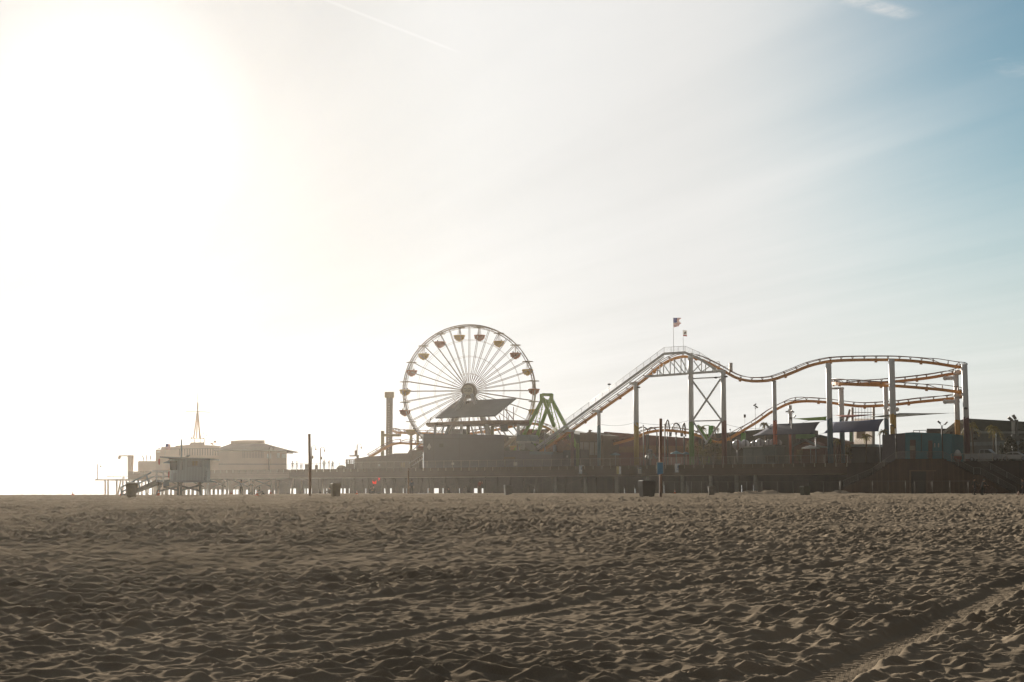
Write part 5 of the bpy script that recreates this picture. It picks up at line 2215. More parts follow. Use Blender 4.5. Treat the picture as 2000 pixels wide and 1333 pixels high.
# stall with roof, gabled hut, kiosk
h, w = house("stall", 1451, 1514, [(1451, 874), (1514, 872)], 3, 4, mat('stall_grey', (.13, .15, .135), .7), "pale grey-green food stall with a thin slanting roof by the silver globes", "stall")
b = quad_block([(1450, 874.5), (1489, 873), (1489, 871), (1456, 872.5)], 2.6, 4.6)
b.build("roof", m_white, h)
b = quad_block([(1490, 873.5), (1514, 871.5), (1514, 868.5), (1490, 871)], 2.6, 4.6)
b.build("roof", m_pale, h)
for x0, x1, y0, y1 in ((1452.5, 1470, 884, 903), (1472, 1490, 884, 903), (1452.5, 1470, 876.5, 883), (1472, 1489, 876.5, 883)):
    patch(rect(x0, x1, y0, y1), 3, mat('stall_panel', (.16, .18, .165), .7), w, "panel")
patch(rect(1495, 1514, 890, 904), 3, m_olive, w, "counter")
sil = mat('silver_paint', (0.55, 0.55, 0.56), .35)
for px, y, r, st, lb in ((1440, 869, .85, (.20, .08, .06), "silver globe with a dark red stripe, leftmost and largest of the globes"), (1455, 868.5, .80, (.16, .17, .18), "silver globe with a grey stripe, second from the left"),
                         (1472, 867.5, .55, (.12, .12, .13), "small silver globe partly behind another, over the stall"), (1484, 865.5, .72, (.30, .30, .31), "silver globe with a pale face at the middle of the globes"),
                         (1501, 866, .62, (.14, .16, .17), "silver globe left of the red column's left neighbour"), (1509, 866, .66, (.12, .14, .15), "silver globe just left of the red coaster column"), (1520, 866, .62, (.28, .28, .28), "silver globe just right of the red coaster column")):
    c = on(px, y, 7.5)
    th = thing("ride_car", Vector((c.x, c.y, DECK)), lb, "ride car", "silver globe ride cars behind the stall")
    b = MB()
    b.lathe(c, [(max(.02, r * math.sin(PI * i / 14)), -r * math.cos(PI * i / 14)) for i in range(15)], 28, axis='X')
    b.build("shell", sil, th)
    b = MB()
    b.lathe(c, [(r * .985, -r * .22), (r * 1.02, -r * .2), (r * 1.02, r * .18), (r * .985, r * .2)], 18, axis='X')
    b.build("stripe", mat('globe_stripe_%d' % px, st, .5), th)
    b = MB()
    b.tube([Vector((c.x, c.y, DECK)), c - Vector((0, 0, r * .9))], .12, 8)
    b.build("stand", pole_grey, th)
h, w = house("hut", 1551, 1612, [(1551, 870), (1573, 861), (1596, 871), (1612, 873)], 9, 6, mat('hut_redbrown', (.14, .055, .03), .8), "red-brown hut with a grey-edged gable by the first sail", "hut")
b = MB()
b.bar(on(1549, 871, 8.8), on(1573, 859.8, 8.8), .25, .35)
b.bar(on(1573, 859.8, 8.8), on(1600, 872.5, 8.8), .25, .35)
b.bar(on(1600, 872.5, 8.8), on(1618, 873.5, 8.8), .25, .3)
b.build("bargeboard", mat('barge_grey', (.17, .19, .18), .6), h)
patch(rect(1566, 1582, 865, 868), 9, mat('hut_sign', (.26, .12, .06), .6), h, "sign_board")
h, w = house("hut", 1585, 1640, [(1585, 858), (1602, 852.5), (1640, 861)], 16, 7, mat('hut_back', (.12, .06, .035), .8), "dark hut with a low grey roof behind the gabled red-brown one", "hut")
b = MB()
b.bar(on(1583, 858.5, 15.8), on(1602, 851.8, 15.8), .3, .4)
b.bar(on(1602, 851.8, 15.8), on(1642, 861, 15.8), .3, .4)
b.build("bargeboard", m_roofdark, h)


def parasol(px, ytop, ybot, wpx, t, m, label):
    c = on(px, ytop, t)
    e = on(px, ybot, t)
    r = wpx * pierY(px, t) / FOC / 2
    th = thing("parasol", Vector((c.x, c.y, DECK)), label, "parasol", "parasols on the pier")
    b = MB()
    b.lathe((c.x, c.y, 0), [(r, e.z), (r * .97, e.z + .12), (.05, c.z)], 8)
    b.build("canopy", m, th)
    b = MB()
    b.tube([Vector((c.x, c.y, DECK)), Vector((c.x, c.y, e.z + .1))], .05, 6)
    b.build("pole", pole_grey, th)


parasol(1583, 870, 876.5, 36, 5, mat('tent_white', (.62, .61, .58), .7, trans=.3), "white eight-sided parasol in front of the gabled red-brown hut")
parasol(1321, 881, 887, 24, 9, mat('tent_blue', (.13, .25, .32), .7, trans=.2), "blue parasol in front of the maroon building, right of the rusty post")
parasol(1340, 883, 888, 18, 12, mat('tent_blue2', (.07, .14, .19), .7, trans=.2), "darker blue parasol just left of the green-footed column")
parasol(1202, 884, 889.5, 20, 8, mat('tent_blue3', (.16, .24, .29), .7, trans=.2), "pale blue parasol right of the blue-footed coaster column")
h, w = house("kiosk", 1662, 1712, [(1662, 873), (1712, 873)], 10, 5, mat('kiosk_dark', (.045, .035, .028), .8), "dark kiosk with a flat pale blue roof under the second sail", "kiosk")
b = quad_block([(1659, 873), (1713, 873), (1710, 868), (1662, 868)], 9.5, 6)
b.build("roof", mat('kiosk_roof', (.24, .30, .32), .6), h)
# tall pale banner wall with its frame, net tower
th = thing("climbing_tower", on(1685, 900, 24), "tall pale climbing wall in a grey frame with a net, behind the second sail", "climbing wall")
b = quad_block(rect(1668, 1705, 818, 869), 24, .5)
b.build("wall", mat('climb_wall', (.78, .74, .70), .7, trans=.55), th)
b = quad_block(rect(1673, 1690, 842, 857), 23.9, .08)
b.build("panel", mat('climb_panel', (.30, .24, .19), .7), th)
b = MB()
for px in (1664.5, 1706):
    b.bar(on(px, 796, 23.5), on(px, 905, 23.5), .42)
b.bar(on(1664, 806, 23.5), on(1706, 806, 23.5), .12)
b.bar(on(1660, 800, 23), on(1657, 812, 23), .3)
b.bar(on(1657, 812, 23), on(1652, 825, 23), .36)
b.build("frame", pole_grey, th)
b = MB()
for k in range(6):
    b.tube([on(1671 + k * 6, 796, 23.4), on(1671 + k * 6, 835, 23.4)], .03, 4)
for y in (813, 819, 826):
    b.tube([on(1665, y, 23.4), on(1706, y, 23.4)], .02, 4)
b.build("net", m_black, th)
b = quad_block(rect(1659, 1663, 843, 868), 22, .4)
b.build("pillar", mat('green_pillar', (.10, .24, .13), .5), th)
# teal booth row
h, w = house("building", 1768, 1859.5, [(1768, 845.5), (1785, 844.5), (1859.5, 848)], 2.2, 6, m_teal, "flat-roofed teal booth building with two brown doors, right of the yellow column", "building", group="pier buildings")
for x0, x1 in ((1777.5, 1788), (1813, 1821)):
    patch(rect(x0, x1, 859.5 if x0 < 1800 else 861, dk(x0, 2.2)), 2.2, mat('door_brown', (.11, .07, .05), .7), h, "door")
patch(rect(1777, 1787, 871, 880), 2.1, mat('bin_tan', (.24, .22, .16), .7), h, "panel")
for px in (1825.5, 1833):
    patch(rect(px - 1, px + 1, 866, 874), 2.2, m_plate, h, "notice")
for px in (1799, 1799.8):
    patch(rect(px - .2, px + .2, 848, 882), 2.2, m_olive, w, "joint")
b = MB()
for px in (1784, 1796, 1809):
    b.bar(on(px, 845, 4), on(px, 841.2, 4), .08)
b.bar(on(1784, 841.3, 4), on(1809, 840.8, 4), .1)
b.build("roof_rail", pole_grey, h)
h2, w2 = house("building", 1723, 1767.5, [(1723, 850), (1745, 848), (1767.5, 846)], 2.2, 6, mat('plum_wall', (.075, .065, .08), .7), "dark plum booth building adjoining the teal one on its left", "building", group="pier buildings")
h3, w3 = house("building", 1810, 1846, [(1810, 837.5), (1846, 837.5)], 20, 8, m_roofdark, "flat dark-roofed building showing between the teal booth and the warehouse", "building", group="pier buildings")
# warehouse
h, w = house("warehouse", 1842, 2090, [(1842, 846), (1873, 823), (1888, 820), (2090, 834)], 20, 22, m_pale, "large pale warehouse with round vents and a dark green roof at the right edge", "warehouse")
b = quad_block([(1872, 822.5), (1886, 817.5), (2092, 829), (2092, 843), (1916, 842.5)], 19.6, 23)
b.build("roof", mat('warehouse_roof', (.055, .065, .05), .7), h)
b = MB()
b.bar(on(1838, 849, 19.7), on(1873, 822, 19.7), .3, .4)
b.bar(on(1873, 822, 19.7), on(1917, 845, 19.7), .3, .4)
b.bar(on(1917, 845, 19.7), on(2092, 845, 19.7), .3, .3)
b.build("eaves", mat('eaves_pale', (.28, .30, .28), .6), h)
for px, py in ((1904.5, 845.5), (1910.5, 845.2), (1858, 846)):
    c = on(px, py, 19.85)
    b = MB()
    b.lathe(c, [(.01, 0), (.24, 0), (.24, .1), (.01, .1)], 14, axis='Y')
    b.build("vent", m_black, h)
b = MB()
b.prism([on(1900, 859, 19.8), on(1910, 859, 19.8), on(1908, 856, 19.8), on(1905, 854.5, 19.8), on(1902, 856, 19.8)], Vector((NX, NY, 0)) * .1)
b.build("lunette", m_black, h)
patch([(1890, 864.5), (2090, 858), (2090, 868), (1890, 871)], 20, mat('warehouse_band', (.22, .25, .25), .7), w, "band")

# ================================================================== shade sails
def sail(c4, ts, m, label, sag=.06, group="shade sails over the pier"):
    P = [on(x, y, t) for (x, y), t in zip(c4, ts)]
    A, B, C, D = P
    n = 12
    rows = []
    for i in range(n + 1):
        v = i / n
        r = []
        for j in range(n + 1):
            u = j / n
            p = (A * (1 - u) + B * u) * (1 - v) + (D * (1 - u) + C * u) * v
            cen = (A + B + C + D) / 4
            pull = sag * 4 * (u * (1 - u) * (1 - 2 * min(v, 1 - v)) + v * (1 - v) * (1 - 2 * min(u, 1 - u)))
            r.append(p.lerp(cen, pull * .9))
        rows.append(r)
    th = thing("shade_sail", A, label, "shade sail", group)
    b = MB()
    b.grid(rows)
    s = b.build("canvas", m, th)
    so = s.modifiers.new("cloth", 'SOLIDIFY')
    so.thickness = .03
    b = MB()
    for p in (A, B, C, D):
        d = (p - (A + B + C + D) / 4)
        if d.length > .1:
            b.tube([p, p + d.normalized() * 1.2], .02, 4)
    b.build("cord", m_black, th)


navy = mat('sail_navy', (0.035, 0.038, 0.07), .8, trans=.25)
sail([(1507, 829), (1602, 824.5), (1591, 848), (1470, 852)], (12, 9, 5, 6), navy, "dark navy shade sail with four corners, left one of the pair")
sail([(1624, 825), (1727, 818.5), (1716, 843), (1608, 847)], (12, 10, 6, 6), mat('sail_navy_blue', (0.022, 0.04, 0.12), .8, trans=.25), "deep blue shade sail, right one of the pair of dark sails")
sail([(1549, 818.5), (1615, 814), (1615, 821.5), (1580, 822)], (14, 8, 7, 9), mat('sail_lime', (.22, .38, .01), .7, trans=.45), "narrow lime green shade sail left of the blue-footed column")
sail([(1631, 811.5), (1712, 810), (1660, 816), (1645, 815.5)], (14, 12, 9, 9), mat('sail_red', (.32, .05, .02), .7, trans=.4), "narrow dark red shade sail between the two blue-footed columns")
sail([(1693, 815.5), (1758, 807.5), (1855, 807.5), (1748, 815.5)], (14, 14, 9, 8), mat('sail_dark', (.035, .04, .02), .8, trans=.15), "long narrow dark green shade sail crossing behind the yellow column")

# ================================================================== far seaward end
m_far = mat('far_wall_hazed', (0.64, 0.47, 0.345), .8, var=.1, scale=.4)  # far end: the haze's brightening and warmth are put into these wall colours
m_far2 = mat('far_wall_hazed_pale', (0.66, 0.49, 0.36), .8, var=.08, scale=.3)
m_slat = mat('far_slats_hazed', (0.58, 0.43, 0.315), .8, var=.08, scale=.3)
h, w = house("pavilion", 427, 560, [(427, 879), (560, 880.5)], 3.5, 16, m_slat, "two-storey hip-roofed pavilion with wide eaves at the pier's seaward end", "pavilion")
b = MB()
# hip roof with a flat-topped lantern
q0, q1 = on(415, 879.5, 2), on(572, 881.5, 2)
q2, q3 = q1 + away(584, 20), q0 + away(584, 20)
r0, r1 = on(450, 867.5, 5), on(517, 866.5, 5)
r2, r3 = r1 + away(584, 9), r0 + away(584, 9)
b.add([q0, q1, q2, q3, r0, r1, r2, r3], [(0, 3, 2, 1), (4, 5, 6, 7), (0, 1, 5, 4), (1, 2, 6, 5), (2, 3, 7, 6), (3, 0, 4, 7)])
b.prism([on(560, 878.5, 1.5), on(584, 883.2, 1.5), on(577, 884.5, 1.5), on(560, 882, 1.5)], away(584, 3))
b.build("roof", mat('far_roof', (0.11, 0.08, 0.06), .8), h)
b = quad_block([(450.5, 868), (517, 867), (517, 860.5), (480, 860), (451, 861.5)], 9, 5)
b.build("lantern", m_far2, h)
bright = mat('window_bright', (.85, .83, .78), .3, trans=.7)
for x0, x1, y0, y1 in ((521.6, 524.6, 886.5, 895.5), (527.5, 529.5, 886, 895.5), (541, 546.5, 885.5, 895), (550, 558.5, 887, 895)):
    patch(rect(x0, x1, y0, y1), 3.5, bright, w, "window")
for x0 in (474, 477, 480, 483, 486, 489, 492, 495, 498, 501, 504, 507, 510, 513):
    patch(rect(x0, x0 + 1.2, 882, 895), 3.5, mat('far_shutter', (.30, .21, .155), .8), w, "shutter")
patch([(427, 908), (560, 908), (560, 906), (427, 906)], 3.5, mat('far_band', (.34, .25, .18), .8), w, "band")
h, w = house("hall", 304, 431, [(304, 878.5), (315, 878.3), (315, 873.5), (343, 873), (343, 871), (360, 870), (371, 869), (371, 866.5), (374.5, 864.5), (399, 864.5), (399, 870), (415, 870.5), (431, 871.5)], 6, 18, m_far, "tall stepped hall with a small lattice mast on its roof, behind the lifeguard tower", "hall")
for i in range(16):
    x0 = 350 + i * 5
    patch(rect(x0, x0 + 1.4, 877, 890), 6, mat('far_shutter', (.30, .21, .155), .8), w, "shutter")
patch(rect(306, 313, 882, 884), 6, bright, w, "window")
patch([(331, 878), (431, 876.5), (431, 875.5), (331, 877)], 6, mat('far_band', (.34, .25, .18), .8), w, "band")
# lattice mast
p0 = on(386, 864.5, 12)
th = thing("lattice_mast", p0, "slender four-legged lattice mast with a yard arm on the stepped hall's roof", "mast")
b = MB()
tp = on(386, 805, 12)
for dx, dy in ((-.75, -.6), (.75, -.6), (.35, .6), (-.35, .6)):
    f = on(386, 856.5, 12) + Vector((dx * 1.0, dy, 0))
    b.tube([f, tp + Vector((dx * .08, dy * .08, 0))], .15, 5)
b.tube([tp, on(386.3, 787, 12)], .17, 6)
b.tube([on(386.3, 787, 12), on(386.3, 765, 12)], .06, 4)
b.build("mast", m_far, th)
b = MB()
b.tube([on(362, 803.5, 12), on(411, 805.5, 12)], .06, 4)
b.build("yard", m_far, th)
b = MB()
for px in (373, 380, 392, 399):
    b.bar(on(px, 864.4, 12), on(px, 856.5, 12), .13)
b.bar(on(373, 856.7, 12), on(399, 857, 12), .14)
b.build("platform_rail", m_far, th)
for px, py, lb in ((398, 846, "thin aerial right of the lattice mast"), (404, 850, "short aerial with a small box, right of the mast")):
    b = MB()
    b.tube([on(px, 872, 14), on(px, py, 14)], .04, 5)
    b.ball(on(px, py, 14), .14)
    b.build("aerial", m_far, None, lb, 'aerial', 'aerials on the hall roof', loc=on(px, 872, 14))
th = thing("loudspeaker", on(417, 868, 10), "pair of horn loudspeakers on the hall's roof edge, left of the pavilion", "loudspeaker")
b = MB()
for dx, dy in ((-3.5, 1), (2.5, -3)):
    c = on(417 + dx, 866 + dy, 10)
    b.lathe(c, [(.1, -.3), (.3, .25), (.33, .3)], 10, axis='X')
    b.bar(c, on(417, 871, 10), .08)
b.build("horn", m_far, th)
h, w = house("hall", 269.5, 304, [(269.5, 903), (271, 901), (304, 901)], 5, 10, m_far2, "low flat-topped block left of the stepped hall, above the tower's ramp", "hall")
# below deck skirts of the far end
th = thing("boathouse", on(470, 950, 12), "shaded timber boathouse level beneath the pavilion and hall, on pilings", "boathouse")
b = quad_block([(300, 956), (545, 957), (545, 916), (300, 916)], 12, .5)
slits = [(304, 306.5), (312, 314), (317, 320.5), (329, 331), (336, 339), (345, 347), (353, 355), (361, 365), (371, 373), (379, 383), (388, 390), (396, 398.5), (402.5, 406), (412, 414), (420, 423), (428, 431), (437.5, 440), (444, 446), (455.5, 458.5), (461.5, 464.5), (480.5, 483.5), (499, 500), (524, 526.5), (536, 537.5)]
x = 300
for a_, c_ in slits + [(545, 545)]:
    b.prism([on(q, y, 12) for q, y in ((x, 976), (a_, 976), (a_, 956.1), (x, 956.1))], away(a_, .45))
    x = c_ + .9
b.build("wall", m_far, th)
for px, py, ww, hh in ((402, 939, 3.2, 3.5), (406, 946, 3.5, 4), (409, 939, 3.5, 3.5), (431, 942, 1.2, 1.4), (453, 944, 1.3, 1.2), (508, 936, 1.2, 1.2), (518, 927, 1.4, 1.4), (531, 927, 1.2, 1.2), (477, 945, 1, 3)):
    q = quad_block(rect(px - ww / 2, px + ww / 2, py - hh / 2, py + hh / 2), 11.9, .08)
    q.build("window", bright, th)
# low end deck with fishing piles and the boat hoist
th = thing("landing_stage", on(230, 945, 2), "low open landing stage on slender piles at the pier's far left end", "landing stage")
b = MB()
b.prism([on(185, 939, 2), on(300, 938.5, 2), on(300, 936, 2), on(185, 936.5, 2)], Vector((NX, NY, 0)) * 9)
b.build("deck", m_far, th)
for px, dx, t in ((205.5, 0, 3), (211, 0, 3), (228, 0, 3), (236, -7, 3), (240, 0, 4), (247, 0, 8), (253, 2, 3), (262, -4, 5), (270, 0, 3), (277, 0, 7), (284, 2, 3), (291, -3, 4), (298, 0, 3)):
    b = MB()
    b.tube([on(px + dx, 974, t), on(px, 938, t)], .19, 7)
    b.build("pile", m_far, th)
b = MB()
for px in (209, 222, 236, 262, 276):
    b.bar(on(px, 936.5, 2.5), on(px, 931, 2.5), .10)
b.bar(on(209, 931, 2.5), on(300, 930, 2.5), .10)
b.build("railing", m_far, th)
th = thing("boat_hoist", on(252, 936, 4), "boat hoist with an overhanging arm and hook on the landing stage", "hoist")
b = MB()
b.prism([on(x, y, 4) for x, y in ((249.5, 937), (254.5, 937), (256.5, 894), (256.5, 889.5), (249, 889.5))], Vector((NX, NY, 0)) * .7)
b.build("post", m_far2, th)
b = MB()
b.prism([on(x, y, 3.9) for x, y in ((231, 892), (249, 892), (249, 889.6), (231, 890))], Vector((NX, NY, 0)) * .6)
b.build("arm", m_far2, th)
b = MB()
c = on(233.5, 894, 4)
b.ball(c, .35, 1.2, .8, .8)
b.bar(c, on(231.5, 897, 4), .2)
b.build("hook", m_far2, th)


def lamp_post(px, ytop, t, label, side=1, banner=True, ybase=None):
    top = on(px, ytop, t)
    base = Vector((top.x, top.y, DECK)) if ybase is None else on(px, ybase, t)
    th = thing("street_lamp", base, label, "street lamp", "curved lamp posts on the pier")
    b = MB()
    b.tube([base, top], .11, 7)
    b.lathe(top, [(.02, .3), (.10, .12), (.06, 0)], 8)
    b.build("pole", m_brown, th)
    pts = []
    for k in range(9):
        a = PI * k / 8
        pts.append(top + Vector((side * .42 * (1 - math.cos(a)), 0, .55 * math.sin(a) - .05)))
    b = MB()
    b.tube(pts, .05, 5)
    b.build("arm", m_brown, th)
    e = pts[-1]
    b = MB()
    b.lathe(e, [(.03, 0), (.08, -.08), (.17, -.30), (.10, -.42), (.02, -.5)], 8)
    b.build("lantern", m_brown, th)
    if banner:
        b = MB()
        m_ = base.lerp(top, .58)
        b.box((m_.x + .06, m_.y - .15, m_.z - .35), (m_.x + .36, m_.y + .15, m_.z + .25))
        b.build("box", m_brown, th)


lamp_post(609, 875, 4, "hooked lamp post beside the tall leaning beach post")
lamp_post(626, 878, 5, "hooked lamp post left of the standing group on the pier")
lamp_post(697.5, 872, 5, "hooked lamp post rising behind the small brown platform", banner=False)
lamp_post(526, 877, 2, "faint hooked lamp post in front of the pavilion's windows", banner=False)
lamp_post(190, 909, 3, "thin lamp post at the far end of the landing stage", banner=False, ybase=937)
lamp_post(803, 862, 1.5, "hooked lamp post left of the big grey building", banner=False)
# lifeguard-like lookout perch by the small platform
th = thing("lookout", on(694, 897, 6), "small lookout box on a cantilever platform left of the low track", "lookout")
b = MB()
b.bar(on(685, 891, 6), on(699, 890.5, 6), .9, .25)
b.build("platform", m_brown, th)
b = quad_block(rect(692.5, 697, 880, 890), 5.6, 1)
b.build("box", mat('lookout_rust', (.22, .10, .06), .7), th)
b = MB()
b.bar(on(699, 898, 6), on(699, 890, 6), .35)
b.build("post", m_brown, th)

# people and things along the seaward railing
PP = 'people at the pier railing'
pz = lambda px, t: Vector((on(px, 900, t).x, on(px, 900, t).y, DECK))
for px, t, hh, ps, rz, lb in ((571.5, 1.5, 1.75, 'stand', 20, "broad person leaning at the pier railing right of the pavilion"), (580, 1.6, 1.7, 'stand', -60, "slim person standing at the railing, second right of the pavilion"),
                              (588, 1.2, 1.2, 'stand', 40, "short person low behind the railing, third right of the pavilion"), (633, 2.2, 2.0, 'stand', 200, "tall person standing at the railing just right of the second lamp post"),
                              (643, 1.8, 1.75, 'stand', 90, "person with arms raised to the face at the railing"), (650, 1.6, 1.72, 'stride', 30, "person in mid-stride at the railing, rightmost of the standing group")):
    person(pz(px, t), lb, (.15, .13, .11), (.10, .09, .08), ps, R(rz), hh, group=PP, fingers=True, sub=1,
           over={'ell': (-.28, .18, 1.30), 'wrl': (-.10, .22, 1.55), 'pal': (-.06, .2, 1.62), 'elr': (.28, .18, 1.30), 'wrr': (.10, .22, 1.55), 'par': (.06, .2, 1.62)} if px == 643 else None)
for px, lb in ((288, "person standing on the low block's roof, right one"), (285.5, "person standing on the low block's roof, middle one with raised arm"), (280.5, "person bending on the low block's roof, left one")):
    p = on(px if px != 288 else 294, 901, 7)
    person(p, lb, (.16, .13, .11), (.12, .10, .09), 'bend' if px == 280.5 else 'stand', R(px * 40), 1.4, group='people on the low block roof', sub=1,
           over={'elr': (.2, .1, 1.6), 'wrr': (.15, .15, 1.85), 'par': (.14, .16, 1.92)} if px == 285.5 else None)
for px, lb, dy in ((268, "person seated among the crowd left of the hoist", 0), (259, "rounded figure sitting right of the hoist's post", 0), (243, "person seated on the landing stage left of the hoist", 0)):
    p = on(px, 937, 4)
    person(p, lb, (.15, .12, .10), (.12, .1, .09), 'sit', R(px * 30), 1.7, group='people seated on the landing stage', sub=1)
for px0, px1, y, lb in ((595.5, 604.5, 907.5, "large grey rubbish box behind the railing, left of the leaning post"), (615, 621, 909, "grey rubbish box behind the railing, between the two lamp posts")):
    b = quad_block(rect(px0, px1, y, dk(px0, 3)), 3, 1.2)
    th = thing("rubbish_box", on(px0, dk(px0, 3), 3), lb, "rubbish box", "rubbish boxes on the pier")
    b.build("body", m_brown, th)
    b = quad_block(rect(px0 - .4, px1 + .4, y - .8, y - .02), 2.9, 1.4)
    b.build("lid", m_far, th)
c = on(667, 913, 5)
b = MB()
b.lathe((c.x, c.y, 0), [(1.05, DECK), (1.0, DECK + .35), (.7, DECK + .7), (.25, DECK + .85), (.02, DECK + .87)], 14)
b.build("tent", m_brown, None, "low domed grey tent right of the group at the railing", "tent", loc=(c.x, c.y, DECK))

# ================================================================== vehicles by the warehouse
silver = mat('car_silver', (.30, .31, .32), .3, .3)
white_car = mat('car_white', (.42, .42, .41), .35)
tyre = mat('tyre', (.02, .02, .02), .8)
cglass = mat('car_glass', (.03, .035, .035), .1)


def vehicle(px_c, t, L, H, prof, roof, m, label, wheels, group='vehicles parked on the pier'):
    """prof: body outline (x along, z up), roof: glasshouse outline; both metres, nose to the right"""
    c = on(px_c, 890, t)
    o = Vector((c.x, c.y, DECK))
    rz = math.atan2(RY, RX)
    th = thing("pickup_truck" if 'pickup' in label else "parked_car", o, label, "pickup truck" if 'pickup' in label else "car", group, rz)
    Wd = 1.85
    b = MB()
    b.prism([(x, -Wd / 2, z) for x, z in prof], (0, Wd, 0))
    body = b.build("body", m, th, local=True)
    b = MB()
    b.prism([(x, -Wd / 2 + .12, z) for x, z in roof], (0, Wd - .24, 0))
    cab = b.build("cab", m, th, local=True)
    zs = [z for x, z in roof]
    zl, zh = min(zs) + .06, max(zs) - .10
    xs_ = sorted(x for x, z in roof)
    b = MB()
    xm = (roof[1][0] + roof[2][0]) / 2 if len(roof) > 3 else 0
    x0, x1 = roof[0][0], roof[-1][0]
    xt0, xt1 = roof[1][0], roof[-2][0]
    mid = (xt0 + xt1) / 2
    for s in (-1, 1):
        y = s * (Wd / 2 - .115)
        for a0, a1, c0, c1 in ((x0 + .18, mid - .05, xt0 + .1, mid - .05), (mid + .05, x1 - .22, mid + .05, xt1 - .1)):
            b.prism([(a0, y - .006, zl), (a1, y - .006, zl), (c1, y - .006, zh), (c0, y - .006, zh)], (0, .012, 0))
    b.build("window", cglass, cab, local=True)
    for x in wheels:
        for s in (-1, 1):
            b = MB()
            y = s * (Wd / 2 - .12)
            b.lathe((x, y, .36), [(.2, -.12), (.36, -.12), (.36, .12), (.2, .12)], 18, axis='Y')
            wq = b.build("wheel", tyre, th, local=True)
            b = MB()
            b.lathe((x, y, .36), [(.02, -.125), (.21, -.125), (.21, .125), (.02, .125)], 12, axis='Y')
            b.build("rim", silver, wq, local=True)
    xn = max(x for x, z in prof)
    for s in (-1, 1):
        b = MB()
        b.box((xn - .12, s * .62 - .18, .72), (xn + .015, s * .62 + .18, .88))
        b.build("headlight", m_plate, th, local=True)
    return th


vehicle(1924, 2.6, 5.6, 1.85, [(-2.8, .45), (2.7, .42), (2.78, .75), (2.7, 1.05), (1.2, 1.15), (-2.8, 1.15)], [(-.75, 1.15), (-.55, 1.86), (.75, 1.86), (1.55, 1.15)], silver, "silver crew-cab pickup parked by the railing left of the white car", (-1.75, 1.75))
vehicle(1984, 2.8, 4.4, 1.45, [(-2.1, .35), (2.15, .32), (2.2, .62), (1.9, .82), (.9, .92), (-1.7, .95), (-2.1, .85)], [(-1.6, .95), (-.8, 1.42), (.35, 1.42), (1.15, .92)], white_car, "white low car parked right of the silver pickup, by the railing", (-1.3, 1.35))

# ================================================================== lamps, poles and greenery on the pier
def floodlamp(px, ytop, t, label, heads, r=.10, ybase=None):
    top = on(px, ytop, t)
    base = Vector((top.x, top.y, DECK)) if ybase is None else on(px, ybase, t)
    th = thing("floodlight_pole", base, label, "floodlight pole", "floodlight poles on the pier")
    b = MB()
    b.tube([base, top], r, 8)
    b.build("pole", mat('pole_dark', (.05, .045, .035), .6), th)
    for dx, dy, ang in heads:
        c = on(px + dx, ytop + dy, t)
        b = MB()
        d = Vector((math.cos(ang), 0, math.sin(ang)))
        b.bar(c - d * .28, c + d * .28, .38, .2)
        b.tube([c, top], .04, 5)
        b.build("floodlight", m_black, th)


floodlamp(1839.5, 833, -.6, "twin-headed floodlight pole in front of the teal booth building", ((-5.5, -8, -.7), (8, -6, .8)), .12)
floodlamp(1749.5, 837, -.4, "floodlight pole with one drooping head in front of the plum booth", ((-7, -6, -.6),), .11)
floodlamp(1546, 817, 8, "dark pole with a cluster of cameras, beside the lime green sail", ((-8.5, -13, .3), (2, -13, -.6), (6, -3, .9), (-2, 0, 0)), .12)
floodlamp(1475, 800, 10, "thin light pole with two small lamps, before the coaster's climb", ((-.8, -9, .6), (2.5, -5, -.6)), .03)
floodlamp(1454.5, 813, 16, "hair-thin aerial pole left of the coaster's long climb", ((0, 0, 1.5),), .025)
th = thing("speaker_tower", on(1980, 880, 6), "white square tower with two grey floodlights on top, before the warehouse roof", "tower")
b = MB()
c = on(1978.5, 847, 6)
b.bar(Vector((c.x, c.y, DECK)), c, .45)
b.build("post", m_pale, th)
b = quad_block([(1976, 848), (1982, 848), (1982, 821), (1975, 821)], 5.8, .6)
b.build("cabinet", m_white, th)
b = quad_block([(1982.2, 852), (1987, 852), (1987, 820), (1982.2, 820)], 6, .6)
b.build("cabinet", m_pale, th)
for px, py, a in ((1973, 818.5, -.7), (1981, 815, -1.0)):
    b = MB()
    d = Vector((math.cos(a), 0, math.sin(a)))
    c = on(px, py, 5.7)
    b.bar(c - d * .38, c + d * .38, .5, .34)
    b.build("floodlight", mat('flood_grey', (.16, .16, .15), .5), th)
th = thing("lamp", on(1945, 880, 4), "short white lamp post with a shiny head between the palm and the bush", "lamp")
b = MB()
c = on(1945, 853, 4)
b.tube([Vector((c.x, c.y, DECK)), c], .06, 6)
b.build("post", m_white, th)
b = MB()
b.lathe(c, [(.05, -.1), (.13, 0), (.13, .3), (.05, .45)], 8)
b.build("head", mat('lamp_glass', (.7, .7, .66), .15), th)
# white-and-red buoy-shaped bell at the foot of the orange column
c = on(1870, 872, 3)
th = thing("bell_buoy", Vector((c.x, c.y, DECK)), "white and red conical buoy ornament at the orange column's foot", "buoy")
b = MB()
b.lathe((c.x, c.y, 0), [(.5, DECK + .9), (.62, DECK + 1.1), (.3, DECK + 1.75), (.08, DECK + 1.9)], 12)
b.build("top", m_white, th)
b = MB()
b.lathe((c.x, c.y, 0), [(.3, DECK), (.62, DECK + .5), (.62, DECK + .88), (.5, DECK + .895)], 12)
b.build("base", mat('buoy_red', (.28, .06, .03), .6), th)

leaf_g = mat('palm_leaf', (0.17, 0.135, 0.025), .7, var=.35, scale=3, trans=.35)
leaf_d = mat('bush_leaf', (0.055, 0.05, 0.016), .8, var=.4, scale=3, trans=.2)
trunk_m = mat('palm_trunk', (0.12, 0.085, 0.055), .9, var=.25, scale=6)


